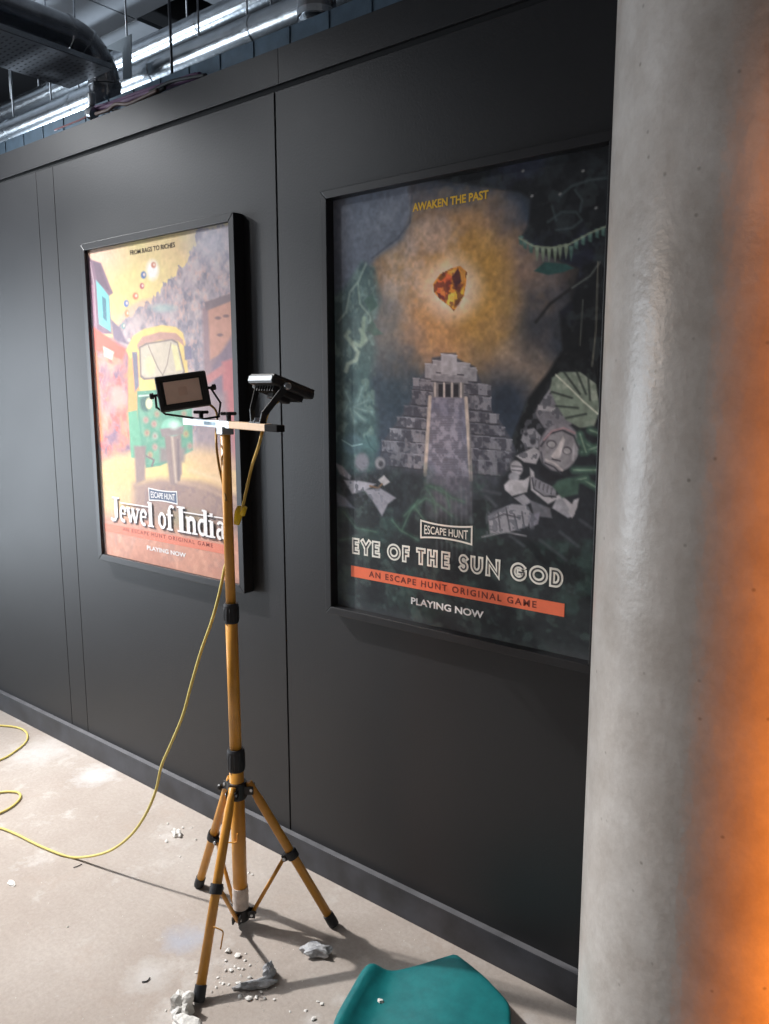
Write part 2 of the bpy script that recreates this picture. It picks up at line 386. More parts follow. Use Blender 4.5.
class Canvas:
    def __init__(s, X0, X1, Z0, Z1, Y, W, H):
        s.ext = (X0, X1, Z0, Z1, Y); s.W = W; s.H = H
        xs = np.linspace(X0, X1, W); zs = np.linspace(Z1, Z0, H)
        XX, ZZ = np.meshgrid(xs, zs)
        P = np.stack([XX, np.full_like(XX, Y), ZZ], -1) - CAM
        z = P @ fw
        s.px = 384.5+FPX*(P @ RV)/z; s.py = 512-FPX*(P @ UV)/z
        s.C = np.zeros((H, W, 3)); s.XX = XX; s.ZZ = ZZ
    def fill(s, c): s.C[:] = c
    def blend(s, a, c):
        a = np.clip(a, 0, 1)[..., None]; s.C = s.C*(1-a)+np.asarray(c, float)*a
    def sdf(s, pts):
        P = np.array(pts, float); x, y = s.px, s.py
        d = np.full(x.shape, 1e9); sg = np.zeros(x.shape, bool); n = len(P)
        for i in range(n):
            a = P[i]; b = P[(i+1) % n]; e = b-a
            t = np.clip(((x-a[0])*e[0]+(y-a[1])*e[1])/(e @ e+1e-12), 0, 1)
            d = np.minimum(d, np.hypot(x-a[0]-t*e[0], y-a[1]-t*e[1]))
            if a[1] != b[1]:
                c = ((a[1] > y) != (b[1] > y)) & (x < (b[0]-a[0])*(y-a[1])/(b[1]-a[1])+a[0]); sg ^= c
        return np.where(sg, -d, d)
    def poly(s, pts, c, soft=0.6, alpha=1.0, mod=None):
        a = np.clip(0.5-s.sdf(pts)/(2*soft), 0, 1)*alpha
        if mod is not None: a = a*mod
        s.blend(a, c)
    def ell(s, cx, cy, rx, ry, c, rot=0.0, soft=0.15, alpha=1.0, mod=None):
        dx = s.px-cx; dy = s.py-cy; co, si = math.cos(rot), math.sin(rot)
        q = np.hypot((dx*co+dy*si)/rx, (-dx*si+dy*co)/ry)
        a = np.clip((1+soft-q)/(2*soft), 0, 1)*alpha
        if mod is not None: a = a*mod
        s.blend(a, c)
    def line(s, pts, wd, c, soft=0.5, alpha=1.0):
        d = np.full(s.px.shape, 1e9)
        for a, b in zip(pts[:-1], pts[1:]):
            a = np.array(a, float); b = np.array(b, float); e = b-a
            t = np.clip(((s.px-a[0])*e[0]+(s.py-a[1])*e[1])/(e @ e+1e-12), 0, 1)
            d = np.minimum(d, np.hypot(s.px-a[0]-t*e[0], s.py-a[1]-t*e[1]))
        s.blend(np.clip(0.5-(d-wd/2)/(2*soft), 0, 1)*alpha, c)
    def noise(s, cells, seed, octv=4): return fbm(s.H, s.W, cells, seed, octv)
    def build(s, name, m_, parent, gain):
        X0, X1, Z0, Z1, Y = s.ext; W, H = s.W, s.H; o = parent['_o']
        v = np.stack([s.XX-o[0], np.full_like(s.XX, Y-o[1]), s.ZZ-o[2]], -1).reshape(-1, 3)
        idx = np.arange(W*H).reshape(H, W)
        f = np.stack([idx[:-1, :-1], idx[1:, :-1], idx[1:, 1:], idx[:-1, 1:]], -1).reshape(-1, 4)
        me = bpy.data.meshes.new(name); me.vertices.add(len(v)); me.vertices.foreach_set('co', v.ravel())
        me.loops.add(f.size); me.loops.foreach_set('vertex_index', f.ravel().astype(np.int32))
        me.polygons.add(len(f)); me.polygons.foreach_set('loop_start', np.arange(0, f.size, 4, dtype=np.int32))
        me.update(); me.validate()
        c = np.clip(s.C, 0, 255)/255; lin = np.where(c <= 0.04045, c/12.92, ((c+0.055)/1.055)**2.4)*gain
        lin = np.clip(lin, 0, 0.92)
        at = me.color_attributes.new('ink', 'FLOAT_COLOR', 'POINT')
        at.data.foreach_set('color', np.concatenate([lin, np.ones((H, W, 1))], -1).astype(np.float32).ravel())
        me.materials.append(m_)
        ob = bpy.data.objects.new(name, me); scene.collection.objects.link(ob); ob.parent = parent
        return ob

# ---- lettering on a wall-parallel plane
def ribbon(mb, pts, wdt, Y, closed=False):
    Y = Y-0.00006*mb.k; mb.k += 1
    P = []
    for p in pts:
        p = np.array(p, float)
        if not P or np.linalg.norm(p-P[-1]) > 1e-5: P.append(p)
    n = len(P); Ls = []; Rs = []
    for i in range(n):
        a = P[(i-1) % n] if (closed or i > 0) else None
        b = P[(i+1) % n] if (closed or i < n-1) else None
        if a is None: t = b-P[i]; t /= np.linalg.norm(t); nv = np.array([-t[1], t[0]]); k = 1
        elif b is None: t = P[i]-a; t /= np.linalg.norm(t); nv = np.array([-t[1], t[0]]); k = 1
        else:
            t1 = (P[i]-a)/np.linalg.norm(P[i]-a); t2 = (b-P[i])/np.linalg.norm(b-P[i])
            n1 = np.array([-t1[1], t1[0]]); n2 = np.array([-t2[1], t2[0]]); nv = n1+n2
            if np.linalg.norm(nv) < 1e-6: nv = n1
            nv /= np.linalg.norm(nv); k = min(1/max(0.35, nv @ n1), 2.0)
        Ls.append(P[i]+nv*k*wdt/2); Rs.append(P[i]-nv*k*wdt/2)
    vs_ = [(p[0], Y, p[1]) for p in Ls]+[(p[0], Y, p[1]) for p in Rs]
    fs = [(i, (i+1) % n, n+(i+1) % n, n+i) for i in range(n if closed else n-1)]
    mb.add(vs_, fs)
def arc(cx, cy, rx, ry, a0, a1, n=14):
    return [(cx+rx*math.cos(math.radians(a0+(a1-a0)*i/n)), cy+ry*math.sin(math.radians(a0+(a1-a0)*i/n))) for i in range(n+1)]
GLY = {
 'E': [[(1, 1), (0, 1), (0, 0), (1, 0)], [(0, .5), (.85, .5)]],
 'Y': [[(0, 1), (.5, .5), (.5, 0)], [(1, 1), (.5, .5)]],
 'O': [arc(.5, .5, .5, .5, 0, 360, 26)],
 'F': [[(1, 1), (0, 1), (0, 0)], [(0, .5), (.85, .5)]],
 'T': [[(0, 1), (1, 1)], [(.5, 1), (.5, 0)]],
 'H': [[(0, 1), (0, 0)], [(1, 1), (1, 0)], [(0, .5), (1, .5)]],
 'S': [arc(.5, .75, .5, .25, 35, 270, 12)[:-1]+arc(.5, .25, .5, .25, 90, -145, 12)],
 'U': [[(0, 1), (0, .45)]+arc(.5, .45, .5, .45, 180, 360, 12)+[(1, 1)]],
 'N': [[(0, 0), (0, 1), (1, 0), (1, 1)]],
 'G': [arc(.5, .5, .5, .5, 45, 340, 20)+[(.97, .5), (.55, .5)]],
 'D': [[(0, 0), (0, 1), (.4, 1)]+arc(.4, .5, .6, .5, 90, -90, 14)+[(0, 0)]],
}
def text_mesh(txt, bold=0.0, track=1.0):
    cu = bpy.data.curves.new('lettering', 'FONT'); cu.body = txt; cu.offset = bold; cu.resolution_u = 3; cu.space_character = track
    ob = bpy.data.objects.new('lettering_tmp', cu); scene.collection.objects.link(ob)
    dg = bpy.context.evaluated_depsgraph_get()
    me = bpy.data.meshes.new_from_object(ob.evaluated_get(dg))
    v = np.array([x.co[:] for x in me.vertices]); f = [tuple(p.vertices) for p in me.polygons]
    bpy.data.objects.remove(ob); bpy.data.curves.remove(cu); bpy.data.meshes.remove(me)
    return v, f
def put_text(name, txt, bl, br, tl, Y, m_, parent, bold=0.0, warp=None, track=1.0):
    """flat print line: baseline from pixel bl to br, cap height up to pixel tl, on the plane y = Y"""
    v, f = text_mesh(txt, bold, track)
    a = wl(*bl, Y); b = wl(*br, Y); t = wl(*tl, Y)
    x0, x1 = v[:, 0].min(), v[:, 0].max(); y0, y1 = v[:, 1].min(), v[:, 1].max()
    z0 = (a[2]+b[2])/2; hz = t[2]-a[2]
    X = a[0]+(v[:, 0]-x0)/(x1-x0)*(b[0]-a[0]); s_ = (v[:, 1]-y0)/(y1-y0)
    if warp is not None:
        q = (v[:, 0]-x0)/(x1-x0)*2-1; s_ = (s_-0.5)*(1+warp*(q*q-1))+0.5
    Z = z0+s_*hz
    mb = MB(); mb.add(np.stack([X, np.full_like(X, Y), Z], -1), f)
    return mb.build(name, m_, parent)
def ink(name, rgb, gain):
    c = srgb(*rgb); return mat(name, tuple(min(0.9, x*gain) for x in c), 0.55, spec=0.2, var=0.06, vscale=40)

PD = 0.0397
X1L, X1R, Z1B, Z1T = -2.762, -1.9089, 0.891, 2.0850
X2L, X2R, Z2B, Z2T = -1.5488, -0.6957, 0.8924, 2.0896
RW = 0.022
def poster_frame(name, XL, XR, ZB, ZTt, label, rec, group='framed wall posters', rw=RW):
    root = empty(name, ((XL+XR)/2, D, ZB), label, 'poster', group)
    yf = D-PD
    def rail(poly):       # outline in x,z, pushed through the depth with a small front chamfer by bevelled prism
        mb = MB(); mb.prism([(x, yf, z) for x, z in poly], (0, PD-0.0005, 0)); return mb
    e = 0.0004
    for nm, poly in (('frame_rail', [(XL, ZTt), (XR, ZTt), (XR-rw, ZTt-rw), (XL+rw, ZTt-rw)]),
                     ('frame_rail', [(XL, ZB), (XR, ZB), (XR-rw, ZB+rw), (XL+rw, ZB+rw)]),
                     ('frame_rail', [(XL, ZB+e), (XL, ZTt-e), (XL+rw, ZTt-rw-e), (XL+rw, ZB+rw+e)]),
                     ('frame_rail', [(XR, ZB+e), (XR, ZTt-e), (XR-rw, ZTt-rw-e), (XR-rw, ZB+rw+e)])):
        o = rail(poly).build(nm, MT['frame'], root)
        bv = o.modifiers.new('bevel', 'BEVEL'); bv.width = 0.0016; bv.segments = 2
    MB().boxmm((XL+rw*0.5, D-PD+rec+0.0015, ZB+rw*0.5), (XR-rw*0.5, D-0.0006, ZTt-rw*0.5)).build('backing_board', MT['frame'], root)
    yp = D-PD+rec-0.0065
    MB().boxmm((XL+rw-0.004, yp-0.002, ZB+rw-0.004), (XR-rw+0.004, yp, ZTt-rw+0.004)).build('glazing', MT['glaze'], root)
    return root, D-PD+rec
G1, G2 = 0.80, 1.85
# ---------------- first poster: rickshaw on a dusty street
p1, Y1 = poster_frame('framed_poster', X1L, X1R, Z1B, Z1T,
    'black framed poster of a green and yellow rickshaw under a yellow sky', 0.014, rw=0.025)
cv = Canvas(X1L+0.02, X1R-0.02, Z1B+0.02, Z1T-0.02, Y1, 300, 430)
n1 = cv.noise(6, 3); n2 = cv.noise(30, 11, 3); n3 = cv.noise(14, 21, 4); n4 = cv.noise(70, 31, 2)
cv.fill((226, 204, 138))
cv.blend((n1-0.35)*1.6, (232, 190, 140)); cv.blend((0.5-n3)*1.3, (236, 222, 140))
cv.ell(95, 255, 26, 18, (236, 196, 168), soft=0.7)
hill = [(200, 231), (232, 224), (246, 470), (120, 470), (114, 345), (122, 322), (133, 316), (139, 308), (150, 302), (157, 293), (163, 284), (172, 280), (178, 270), (186, 262), (190, 250), (196, 244)]
cv.poly([(112, 340), (118, 318), (130, 306), (142, 300), (160, 296), (170, 340)], (214, 178, 152), 2.0)
hs = cv.sdf(hill)+(n2-.5)*9+(n4-.5)*4; hm = np.clip(0.5-hs/1.2, 0, 1); cv.blend(hm, (160, 148, 156))
cv.blend(hm*np.clip((n2-0.5)*4, 0, .8), (196, 178, 178)); cv.blend(hm*np.clip((0.47-n2)*4, 0, .7), (118, 114, 132))
cv.blend(hm*np.clip((n4-0.55)*4, 0, .6), (200, 160, 150)); cv.blend(hm*np.clip((n3-0.55)*3, 0, .6), (178, 162, 170))
cv.ell(215, 240, 22, 20, (196, 194, 208), soft=0.8, alpha=.8)  # pale glare haze at the upper right, painted into the print
cv.ell(163, 308, 12, 4, (150, 176, 176), soft=.5, alpha=.7); cv.ell(140, 320, 10, 8, (188, 170, 168), soft=.6, alpha=.6)
# right-hand houses
cv.poly([(202, 308), (226, 298), (236, 300), (240, 420), (206, 420)], (150, 122, 128), 1.5)
cv.poly([(208, 308), (233, 299), (236, 345), (210, 360)], (196, 142, 124), 1.2)
cv.poly([(205, 302), (232, 293), (234, 300), (206, 311)], (124, 106, 112), 1.0)
for (a, b) in ((218, 318), (226, 316), (220, 335)): cv.ell(a, b, 3, 1.6, (126, 96, 96), soft=.4)
cv.poly([(212, 366), (232, 336), (238, 400), (214, 400)], (128, 108, 124), 2)
cv.poly([(222, 362), (234, 358), (240, 470), (226, 470)], (190, 112, 116), 1.5); cv.poly([(206, 376), (224, 364), (226, 372), (208, 384)], (190, 120, 120), 1.2)
cv.poly([(196, 392), (226, 392), (236, 470), (196, 470)], (146, 128, 134), 3, .8)
# left-hand house
cv.poly([(84, 252), (92, 260), (101, 263), (113, 293), (109, 296), (112, 334), (86, 334)], (128, 100, 118), .8)
cv.poly([(93, 262), (100, 264), (110, 292), (98, 284)], (108, 88, 104), .8)
cv.poly([(96, 280), (103, 288), (109, 296), (111, 332), (99, 324)], (112, 190, 190), .7)
cv.poly([(102, 296), (106, 299), (107, 322), (103, 318)], (74, 116, 132), .6)
cv.poly([(86, 285), (94, 285), (97, 330), (88, 330)], (160, 120, 140), .8); cv.line([(90, 262), (94, 284), (96, 326)], 1.2, (176, 150, 160))
cv.poly([(110, 318), (120, 328), (128, 344), (114, 340)], (122, 106, 124), 1.0)
# street crowd, awnings and bunting on the left
cv.poly([(88, 330), (112, 338), (130, 350), (134, 470), (94, 480)], (172, 120, 124), 1.5)
cr = np.clip(0.5-cv.sdf([(88, 332), (112, 340), (130, 352), (134, 462), (94, 476)])/2, 0, 1)
cv.blend(cr*np.clip((n3-0.5)*6, 0, .9), (226, 138, 104)); cv.blend(cr*np.clip((0.46-n3)*6, 0, .9), (118, 92, 120))
cv.blend(cr*np.clip((n2-0.56)*6, 0, .8), (210, 96, 88)); cv.blend(cr*np.clip((n1-0.55)*5, 0, .8), (214, 164, 150))
cv.poly([(92, 326), (106, 336), (126, 350), (122, 360), (108, 354), (94, 350)], (222, 102, 84), 1.0)
cv.poly([(103, 346), (114, 352), (112, 360), (104, 356)], (168, 206, 190), .8)
cv.poly([(90, 350), (97, 352), (103, 440), (97, 444)], (232, 128, 84), 1.2)
# dust and road
cv.poly([(92, 468), (132, 452), (200, 458), (244, 480), (246, 540), (98, 540)], (222, 182, 134), 5)
cv.ell(165, 468, 40, 17, (238, 206, 136), soft=.5); cv.ell(118, 474, 24, 16, (230, 186, 128), soft=.6); cv.ell(212, 462, 26, 12, (226, 186, 140), rot=.3, soft=.6)
cv.poly([(134, 484), (160, 478), (200, 482), (244, 496), (246, 545), (132, 530)], (162, 132, 120), 4)
cv.blend(np.clip(0.5-cv.sdf([(134, 486), (200, 484), (246, 500), (246, 550), (130, 535)])/8, 0, 1)*np.clip((n2-.5)*4, 0, .6), (128, 104, 104))
cv.line([(190, 470), (215, 478), (235, 492)], 5, (236, 204, 160), 3, .7); cv.line([(170, 480), (205, 488), (236, 502)], 3, (206, 170, 140), 2, .6)
# rickshaw
cv.poly([(128, 352), (138, 352), (142, 420), (146, 450), (136, 452), (128, 420)], (228, 158, 92), .8)
cv.poly([(126, 350), (133, 336), (144, 329), (162, 325), (176, 327), (183, 333), (185, 342), (186, 350), (190, 392), (140, 396), (138, 356), (130, 358)], (236, 200, 116), .9)
cv.poly([(137, 345), (142, 337), (160, 332), (176, 333), (183, 340), (184, 346), (178, 341), (160, 340), (142, 345), (138, 350)], (186, 140, 126), .8)
cv.poly([(139, 347), (146, 343), (172, 339), (178, 342), (185, 372), (184, 376), (144, 380), (140, 377)], (120, 106, 104), .7)
cv.poly([(140.5, 348), (147, 344.5), (171, 340.5), (177, 343.5), (183.5, 371), (182, 374), (145, 378), (141.5, 375)], (196, 182, 162), .7)
cv.poly([(171, 344), (177, 346), (182, 370), (176, 371)], (224, 214, 150), .8, .8); cv.ell(150, 366, 5, 9, (228, 206, 150), soft=.4, alpha=.8)
cv.line([(148, 345), (158, 368), (164, 377)], .9, (132, 118, 112)); cv.line([(171, 343), (167, 365), (162, 377)], .9, (132, 118, 112))
cv.poly([(132, 352), (137, 352), (139, 386), (135, 392)], (112, 108, 128), .8); cv.poly([(184, 346), (191, 346), (192, 359), (185, 360)], (118, 112, 136), .8)
cv.poly([(137, 391), (188, 388), (192, 404), (193, 450), (178, 458), (160, 466), (146, 468), (138, 440)], (86, 148, 122), .9)
cv.poly([(128, 412), (137, 410), (143, 458), (131, 458)], (100, 168, 134), .9)
cv.blend(np.clip(0.5-cv.sdf([(137, 391), (188, 388), (192, 452), (146, 466)])/1.5, 0, 1)*np.clip((n3-.5)*4, 0, .6), (122, 172, 142))
cv.ell(146, 403, 6, 8.5, (62, 96, 88), soft=.2); cv.ell(149, 403.5, 3.4, 5.6, (240, 224, 176), soft=.25)
cv.line([(139, 396), (152, 395), (156, 400)], 1.6, (206, 222, 206))
for (a, b, r_, g_, b_) in ((154, 424, 208, 140, 130), (155, 436, 200, 176, 164), (147, 433, 206, 150, 120), (155, 447, 206, 150, 140), (146, 420, 212, 150, 140), (186, 434, 196, 160, 100), (190, 446, 190, 140, 130), (157, 414, 190, 150, 120), (184, 414, 180, 150, 120), (150, 455, 200, 150, 110)):
    cv.ell(a, b, 2.8, 3.4, (r_, g_, b_), soft=.5, alpha=.75); cv.ell(a, b, 1.1, 1.4, (150, 100, 96), soft=.6, alpha=.6)
cv.poly([(134, 446), (146, 446), (145, 480), (136, 484)], (140, 118, 114), 1.4); cv.poly([(160, 448), (186, 448), (184, 462), (160, 462)], (134, 122, 118), 2)
cv.poly([(164, 432), (181, 430), (182, 474), (176, 486), (170, 484)], (142, 120, 116), 1.2); cv.line([(172, 436), (176, 482)], 2.4, (190, 168, 150), 1.0)
cv.line([(178, 440), (179, 480)], 2, (112, 96, 98), 1.0)
cv.ell(172, 427, 10.5, 9, (128, 194, 166), rot=.1, soft=.12); cv.poly([(160, 429), (184, 426), (183, 434), (162, 437)], (138, 124, 122), .8); cv.ell(174, 425, 5, 4, (196, 222, 208), soft=.5)
cv.line([(146, 456), (154, 460), (152, 466)], 1.6, (112, 94, 96))
# bottom strip
cv.poly([(96, 512), (150, 520), (246, 538), (250, 600), (96, 570)], (206, 146, 124), 6)
bt = np.clip((cv.py-(515+.16*(cv.px-100)))/10, 0, 1)
cv.blend(bt*np.clip((n3-.52)*4, 0, .6), (176, 134, 122)); cv.blend(bt*np.clip((n2-.55)*4, 0, .5), (222, 166, 140)); cv.blend(bt*np.clip((.45-n1)*4, 0, .5), (190, 130, 112))
cv.ell(190, 512, 30, 14, (150, 120, 112), rot=.2, soft=.6, alpha=.6); cv.ell(183, 520, 20, 9, (150, 150, 100), soft=.7, alpha=.5)
# floating bubbles
cv.ell(152.5, 270, 6, 9.5, (240, 236, 232), soft=.35)
for (a, b, c, r1, r2) in ((153.5, 265, (196, 120, 96), 2.4, 3), (143.5, 275, (66, 98, 160), 2.6, 3.6), (142, 286, (176, 88, 96), 2.2, 3), (135.5, 296, (206, 112, 84), 2.8, 3.4), (126.3, 303.5, (92, 118, 186), 2.4, 3.4), (127, 313.5, (226, 140, 96), 2.2, 3.4), (123.3, 326, (112, 150, 150), 2, 3), (129, 340, (214, 190, 180), 1.6, 2)):
    cv.ell(a, b, r1, r2, c, soft=.3); cv.ell(a+.6, b-.3, r1*.45, r2*.45, (236, 206, 190), soft=.5)
cv.C *= (0.95+.10*n4)[..., None]*(0.96+.08*n2)[..., None]
cv.blend(np.full(cv.px.shape, .12), (205, 196, 196))  # even pale veil: glazing haze mixed into the print colours
PM1 = print_material('poster_print_street', G1)
cv.build('poster_print', PM1, p1, G1)
YT = Y1-0.0008
dk1 = ink('ink_brown', (84, 70, 50), G1); wh1 = ink('ink_white', (240, 236, 236), G1); navy = ink('ink_slate', (92, 104, 128), G1)
sal = ink('ink_salmon', (226, 138, 116), G1); red1 = ink('ink_red_brown', (140, 66, 62), G1); sh1 = ink('ink_shadow', (112, 92, 100), G1)
put_text('tagline_lettering', 'FROM RAGS TO RICHES', (130, 254.5), (175, 248.0), (130, 249.6), YT, dk1, p1, 0.02)
def plate(name, px_pts, Y, m_, parent):
    mb = MB(); v = [wl(x, y, Y) for x, y in px_pts]; mb.add(v, [tuple(range(len(v)))]); return mb.build(name, m_, parent)
def bowtie(parent, Y, XLb, XRb, zc, hh, bd, fillm, linem, txtm, txt, waist=.3):
    o = []; N = 12
    for i in range(N+1):
        q = -1+2*i/N; o.append((XLb+(XRb-XLb)*i/N, zc+hh*(1-waist*(1-q*q))))
    pts = o+[(x, 2*zc-z) for x, z in reversed(o)]
    if fillm: mb = MB(); mb.add([(x, Y, z) for x, z in pts], [tuple(range(len(pts)))]); mb.build('logo_plate', fillm, parent)
    mb = MB(); ribbon(mb, pts, bd, Y-0.0003, True); mb.build('logo_outline', linem, parent)
    v, f = text_mesh(txt, 0.012)
    x0, x1 = v[:, 0].min(), v[:, 0].max(); y0, y1 = v[:, 1].min(), v[:, 1].max()
    q = (v[:, 0]-x0)/(x1-x0)*2-1; s_ = (v[:, 1]-y0)/(y1-y0)*2-1
    X = (XLb+XRb)/2+q*(XRb-XLb)/2*0.86; Z = zc+s_*hh*0.56*(1-waist*(1-q*q))
    mb = MB(); mb.add(np.stack([X, np.full_like(X, Y-0.0004), Z], -1), f); mb.build('logo_lettering', txtm, parent)
a = wl(149, 494, YT); b = wl(177, 498, YT)
bowtie(p1, YT, a[0], b[0], (a[2]+b[2])/2, (wl(149, 488.5, YT)[2]-wl(149, 500.5, YT)[2])/2, 0.0042, navy, wh1, wh1, 'ESCAPE HUNT', .18)
# title, drawn stroke by stroke (condensed slab serif)
TK, TN = 0.17, 0.055
def sf(x, y, wd=.26): return ([(x-wd/2, y), (x+wd/2, y)], TN)
TG = {
 'J': (.42, [([(.26, 1), (.26, .12)], TK), ([(.26, .14), (.2, .02), (.08, -.02), (.0, .06)], .09), sf(.26, .98, .34)]),
 'e': (.36, [(arc(.18, .32, .13, .30, 20, 300, 12), .10), ([(.06, .34), (.30, .34)], TN), ([(.07, .5), (.06, .16)], .10)]),
 'w': (.60, [([(.05, .62), (.17, .02)], .13), ([(.17, .02), (.29, .6)], .06), ([(.27, .62), (.40, .02)], .13), ([(.40, .02), (.54, .62)], .06), sf(.06, .62, .2), sf(.28, .62, .16), sf(.53, .62, .16)]),
 'l': (.28, [([(.13, 1.0), (.13, 0)], TK), sf(.13, .01, .27), ([(.02, .98), (.13, .98)], TN)]),
 'o': (.38, [(arc(.19, .32, .12, .29, 0, 360, 16), .09), ([(.07, .5), (.07, .14)], .10), ([(.31, .5), (.31, .14)], .10)]),
 'f': (.30, [([(.13, 0), (.13, .8)], .15), (arc(.24, .80, .11, .16, 180, 40, 8), .08), sf(.13, .01, .26), ([(.0, .6), (.28, .6)], TN)]),
 'I': (.34, [([(.15, 1), (.15, 0)], .19), sf(.15, .98, .33), sf(.15, .01, .33)]),
 'n': (.46, [([(.1, .62), (.1, 0)], .14), ([(.1, .5), (.2, .6), (.29, .58), (.34, .48), (.34, 0)], .13), sf(.1, .01, .23), sf(.35, .01, .22), ([(.0, .61), (.12, .61)], TN)]),
 'd': (.44, [([(.32, 1), (.32, 0)], .15), (arc(.19, .31, .13, .28, 60, 300, 12), .10), ([(.07, .48), (.07, .14)], .09), ([(.2, .98), (.34, .98)], TN), ([(.32, .01), (.43, .01)], TN)]),
 'i': (.27, [([(.12, .62), (.12, 0)], .15), sf(.12, .01, .26), ([(.01, .61), (.12, .61)], TN), ([(.12, .78), (.12, .92)], .13)]),
 'a': (.40, [([(.28, .5), (.28, .0)], .14), (arc(.19, .50, .10, .12, 10, 170, 8), .08), (arc(.15, .17, .08, .16, 60, 300, 10), .10), ([(.28, .02), (.4, .02)], TN), ([(.14, .33), (.28, .37)], .06)]),
 ' ': (.17, [])}
def title(txt, bl, br, cap_px, Y, mats, parent, off):
    A = wl(*bl, Y); B = wl(*br, Y); Hc = wl(bl[0], bl[1]-cap_px, Y)[2]-A[2]
    tw = sum(TG[c][0] for c in txt); sx = (B[0]-A[0])/tw
    mb = MB(); x = 0
    zb = (A[2]+B[2])/2
    for c in txt:
        for pts, wd in TG[c][1]:
            ribbon(mb, [(A[0]+(x+p[0])*sx+off[0], zb+p[1]*Hc+off[1]) for p in pts], wd*(sx*0.75+Hc*.25), Y, False)
        x += TG[c][0]
    return mb.build('title_lettering', mats, parent), A, B, Hc, zb
title('Jewel of India', (111.5, 521.5), (227, 537), 22.5, YT-0.0002, sh1, p1, (0.003, -0.003))
_, A, B, Hc, zb = title('Jewel of India', (111.5, 521.5), (227, 537), 22.5, YT-0.0030, wh1, p1, (0, 0))
for (u0, u1) in ((.10, .36), (.645, .985)):
    mb = MB(); ribbon(mb, [(A[0]+(B[0]-A[0])*u0, zb+Hc*.80), (A[0]+(B[0]-A[0])*u1, zb+Hc*.80)], 0.0045, YT-0.0034); mb.build('title_rule', wh1, p1)
a0 = wl(105, 525.5, YT); a1 = wl(105, 533.5, YT); b0 = wl(232, 543.5, YT)
MB().add([(a0[0]-.008, YT+.0003, (a0[2]+b0[2])/2), (b0[0], YT+.0003, (a0[2]+b0[2])/2), (b0[0], YT+.0003, (a0[2]+b0[2])/2-(a0[2]-a1[2])), (a0[0]-.008, YT+.0003, (a0[2]+b0[2])/2-(a0[2]-a1[2]))], [(0, 1, 2, 3)]).build('banner', sal, p1)
put_text('banner_lettering', 'AN ESCAPE HUNT ORIGINAL GAME', (122.8, 531.2), (213, 547.2), (122.8, 527.6), YT, red1, p1, 0.01, track=1.3)
put_text('playing_lettering', 'PLAYING NOW', (147, 550), (186, 557.5), (147, 545.6), YT, wh1, p1, 0.03)

# ---------------- second poster: pyramid under a glowing stone
p2, Y2 = poster_frame('framed_poster', X2L, X2R, Z2B, Z2T,
    'black framed poster of a stone pyramid under a glowing amber rock', 0.030)
cv = Canvas(X2L+0.018, X2R-0.018, Z2B+0.018, Z2T-0.018, Y2, 310, 440)
n1 = cv.noise(5, 103); n2 = cv.noise(28, 111, 3); n3 = cv.noise(12, 121, 4); n4 = cv.noise(70, 131, 2); n5 = cv.noise(8, 141, 5)
px, py = cv.px, cv.py
cv.fill((30, 32, 36))
cv.blend(np.clip((n3-.5)*3, 0, .7), (42, 46, 50))
# sky: dark blue cloud with the amber glow
cv.poly([(332, 196), (420, 176), (520, 190), (548, 225), (566, 300), (590, 345), (560, 400), (520, 470), (340, 470)], (52, 60, 72), 8)
q = np.hypot((px-452)/112, (py-292)/112)+(n5-.5)*1.0
cv.blend(np.clip(1.25-q*1.15, 0, 1), (142, 112, 92))
q2 = np.hypot((px-448)/92, (py-285)/98)+(n3-.5)*.9
cv.blend(np.clip(1.2-q2*1.25, 0, 1), (158, 120, 76))
cv.blend(np.clip(1.1-np.hypot((px-475)/55, (py-295)/85)*1.1+(n5-.5), 0, .7), (160, 122, 56))
cv.blend(np.clip(1-np.hypot((px-405)/34, (py-268)/40)+(n3-.5)*1.6, 0, .75), (170, 156, 150))
cv.blend(np.clip(1-np.hypot((px-440)/40, (py-235)/26)+(n3-.5)*1.6, 0, .6), (166, 146, 132))
for k in range(11):
    a_ = k*math.pi*2/11+.2; cv.line([(451+14*math.cos(a_), 288+14*math.sin(a_)), (451+88*math.cos(a_), 288+88*math.sin(a_))], 3.5, (206, 166, 92), 5, .10)
cv.blend(np.clip(1.15-np.hypot((px-451)/34, (py-288)/36), 0, 1), (206, 190, 176))
# lower clouds and blue gloom beside the pyramid
cv.blend(np.clip(1.2-np.hypot((px-525)/34, (py-368)/30)+(n5-.5)*2, 0, .7), (148, 126, 108))
cv.blend(np.clip(1.1-np.hypot((px-507)/32, (py-402)/38)+(n5-.5)*.8, 0, .95), (36, 44, 56)); cv.blend(np.clip(1.1-np.hypot((px-556)/40, (py-322)/46)+(n5-.5)*1.4, 0, .9), (50, 52, 58))
cv.blend(np.clip(1.2-np.hypot((px-392)/44, (py-392)/44)+(n5-.5)*.9, 0, .92), (48, 60, 70))
cv.blend(np.clip(1.2-np.hypot((px-372)/28, (py-330)/44)+(n5-.5)*.9, 0, .6), (92, 92, 92))
# grey upper left
cv.poly([(330, 190), (408, 182), (412, 214), (402, 240), (376, 258), (366, 272), (340, 300), (330, 300)], (86, 92, 104), 3, .95)
cv.line([(412, 196), (410, 222), (398, 238), (372, 258)], 1.4, (58, 62, 72), 1, .8); cv.ell(384, 222, 26, 16, (108, 112, 120), rot=-.5, soft=.8, alpha=.5, mod=np.clip(n2*1.6, 0, 1)); cv.ell(344, 225, 7, 30, (118, 122, 134), soft=.8, alpha=.6)
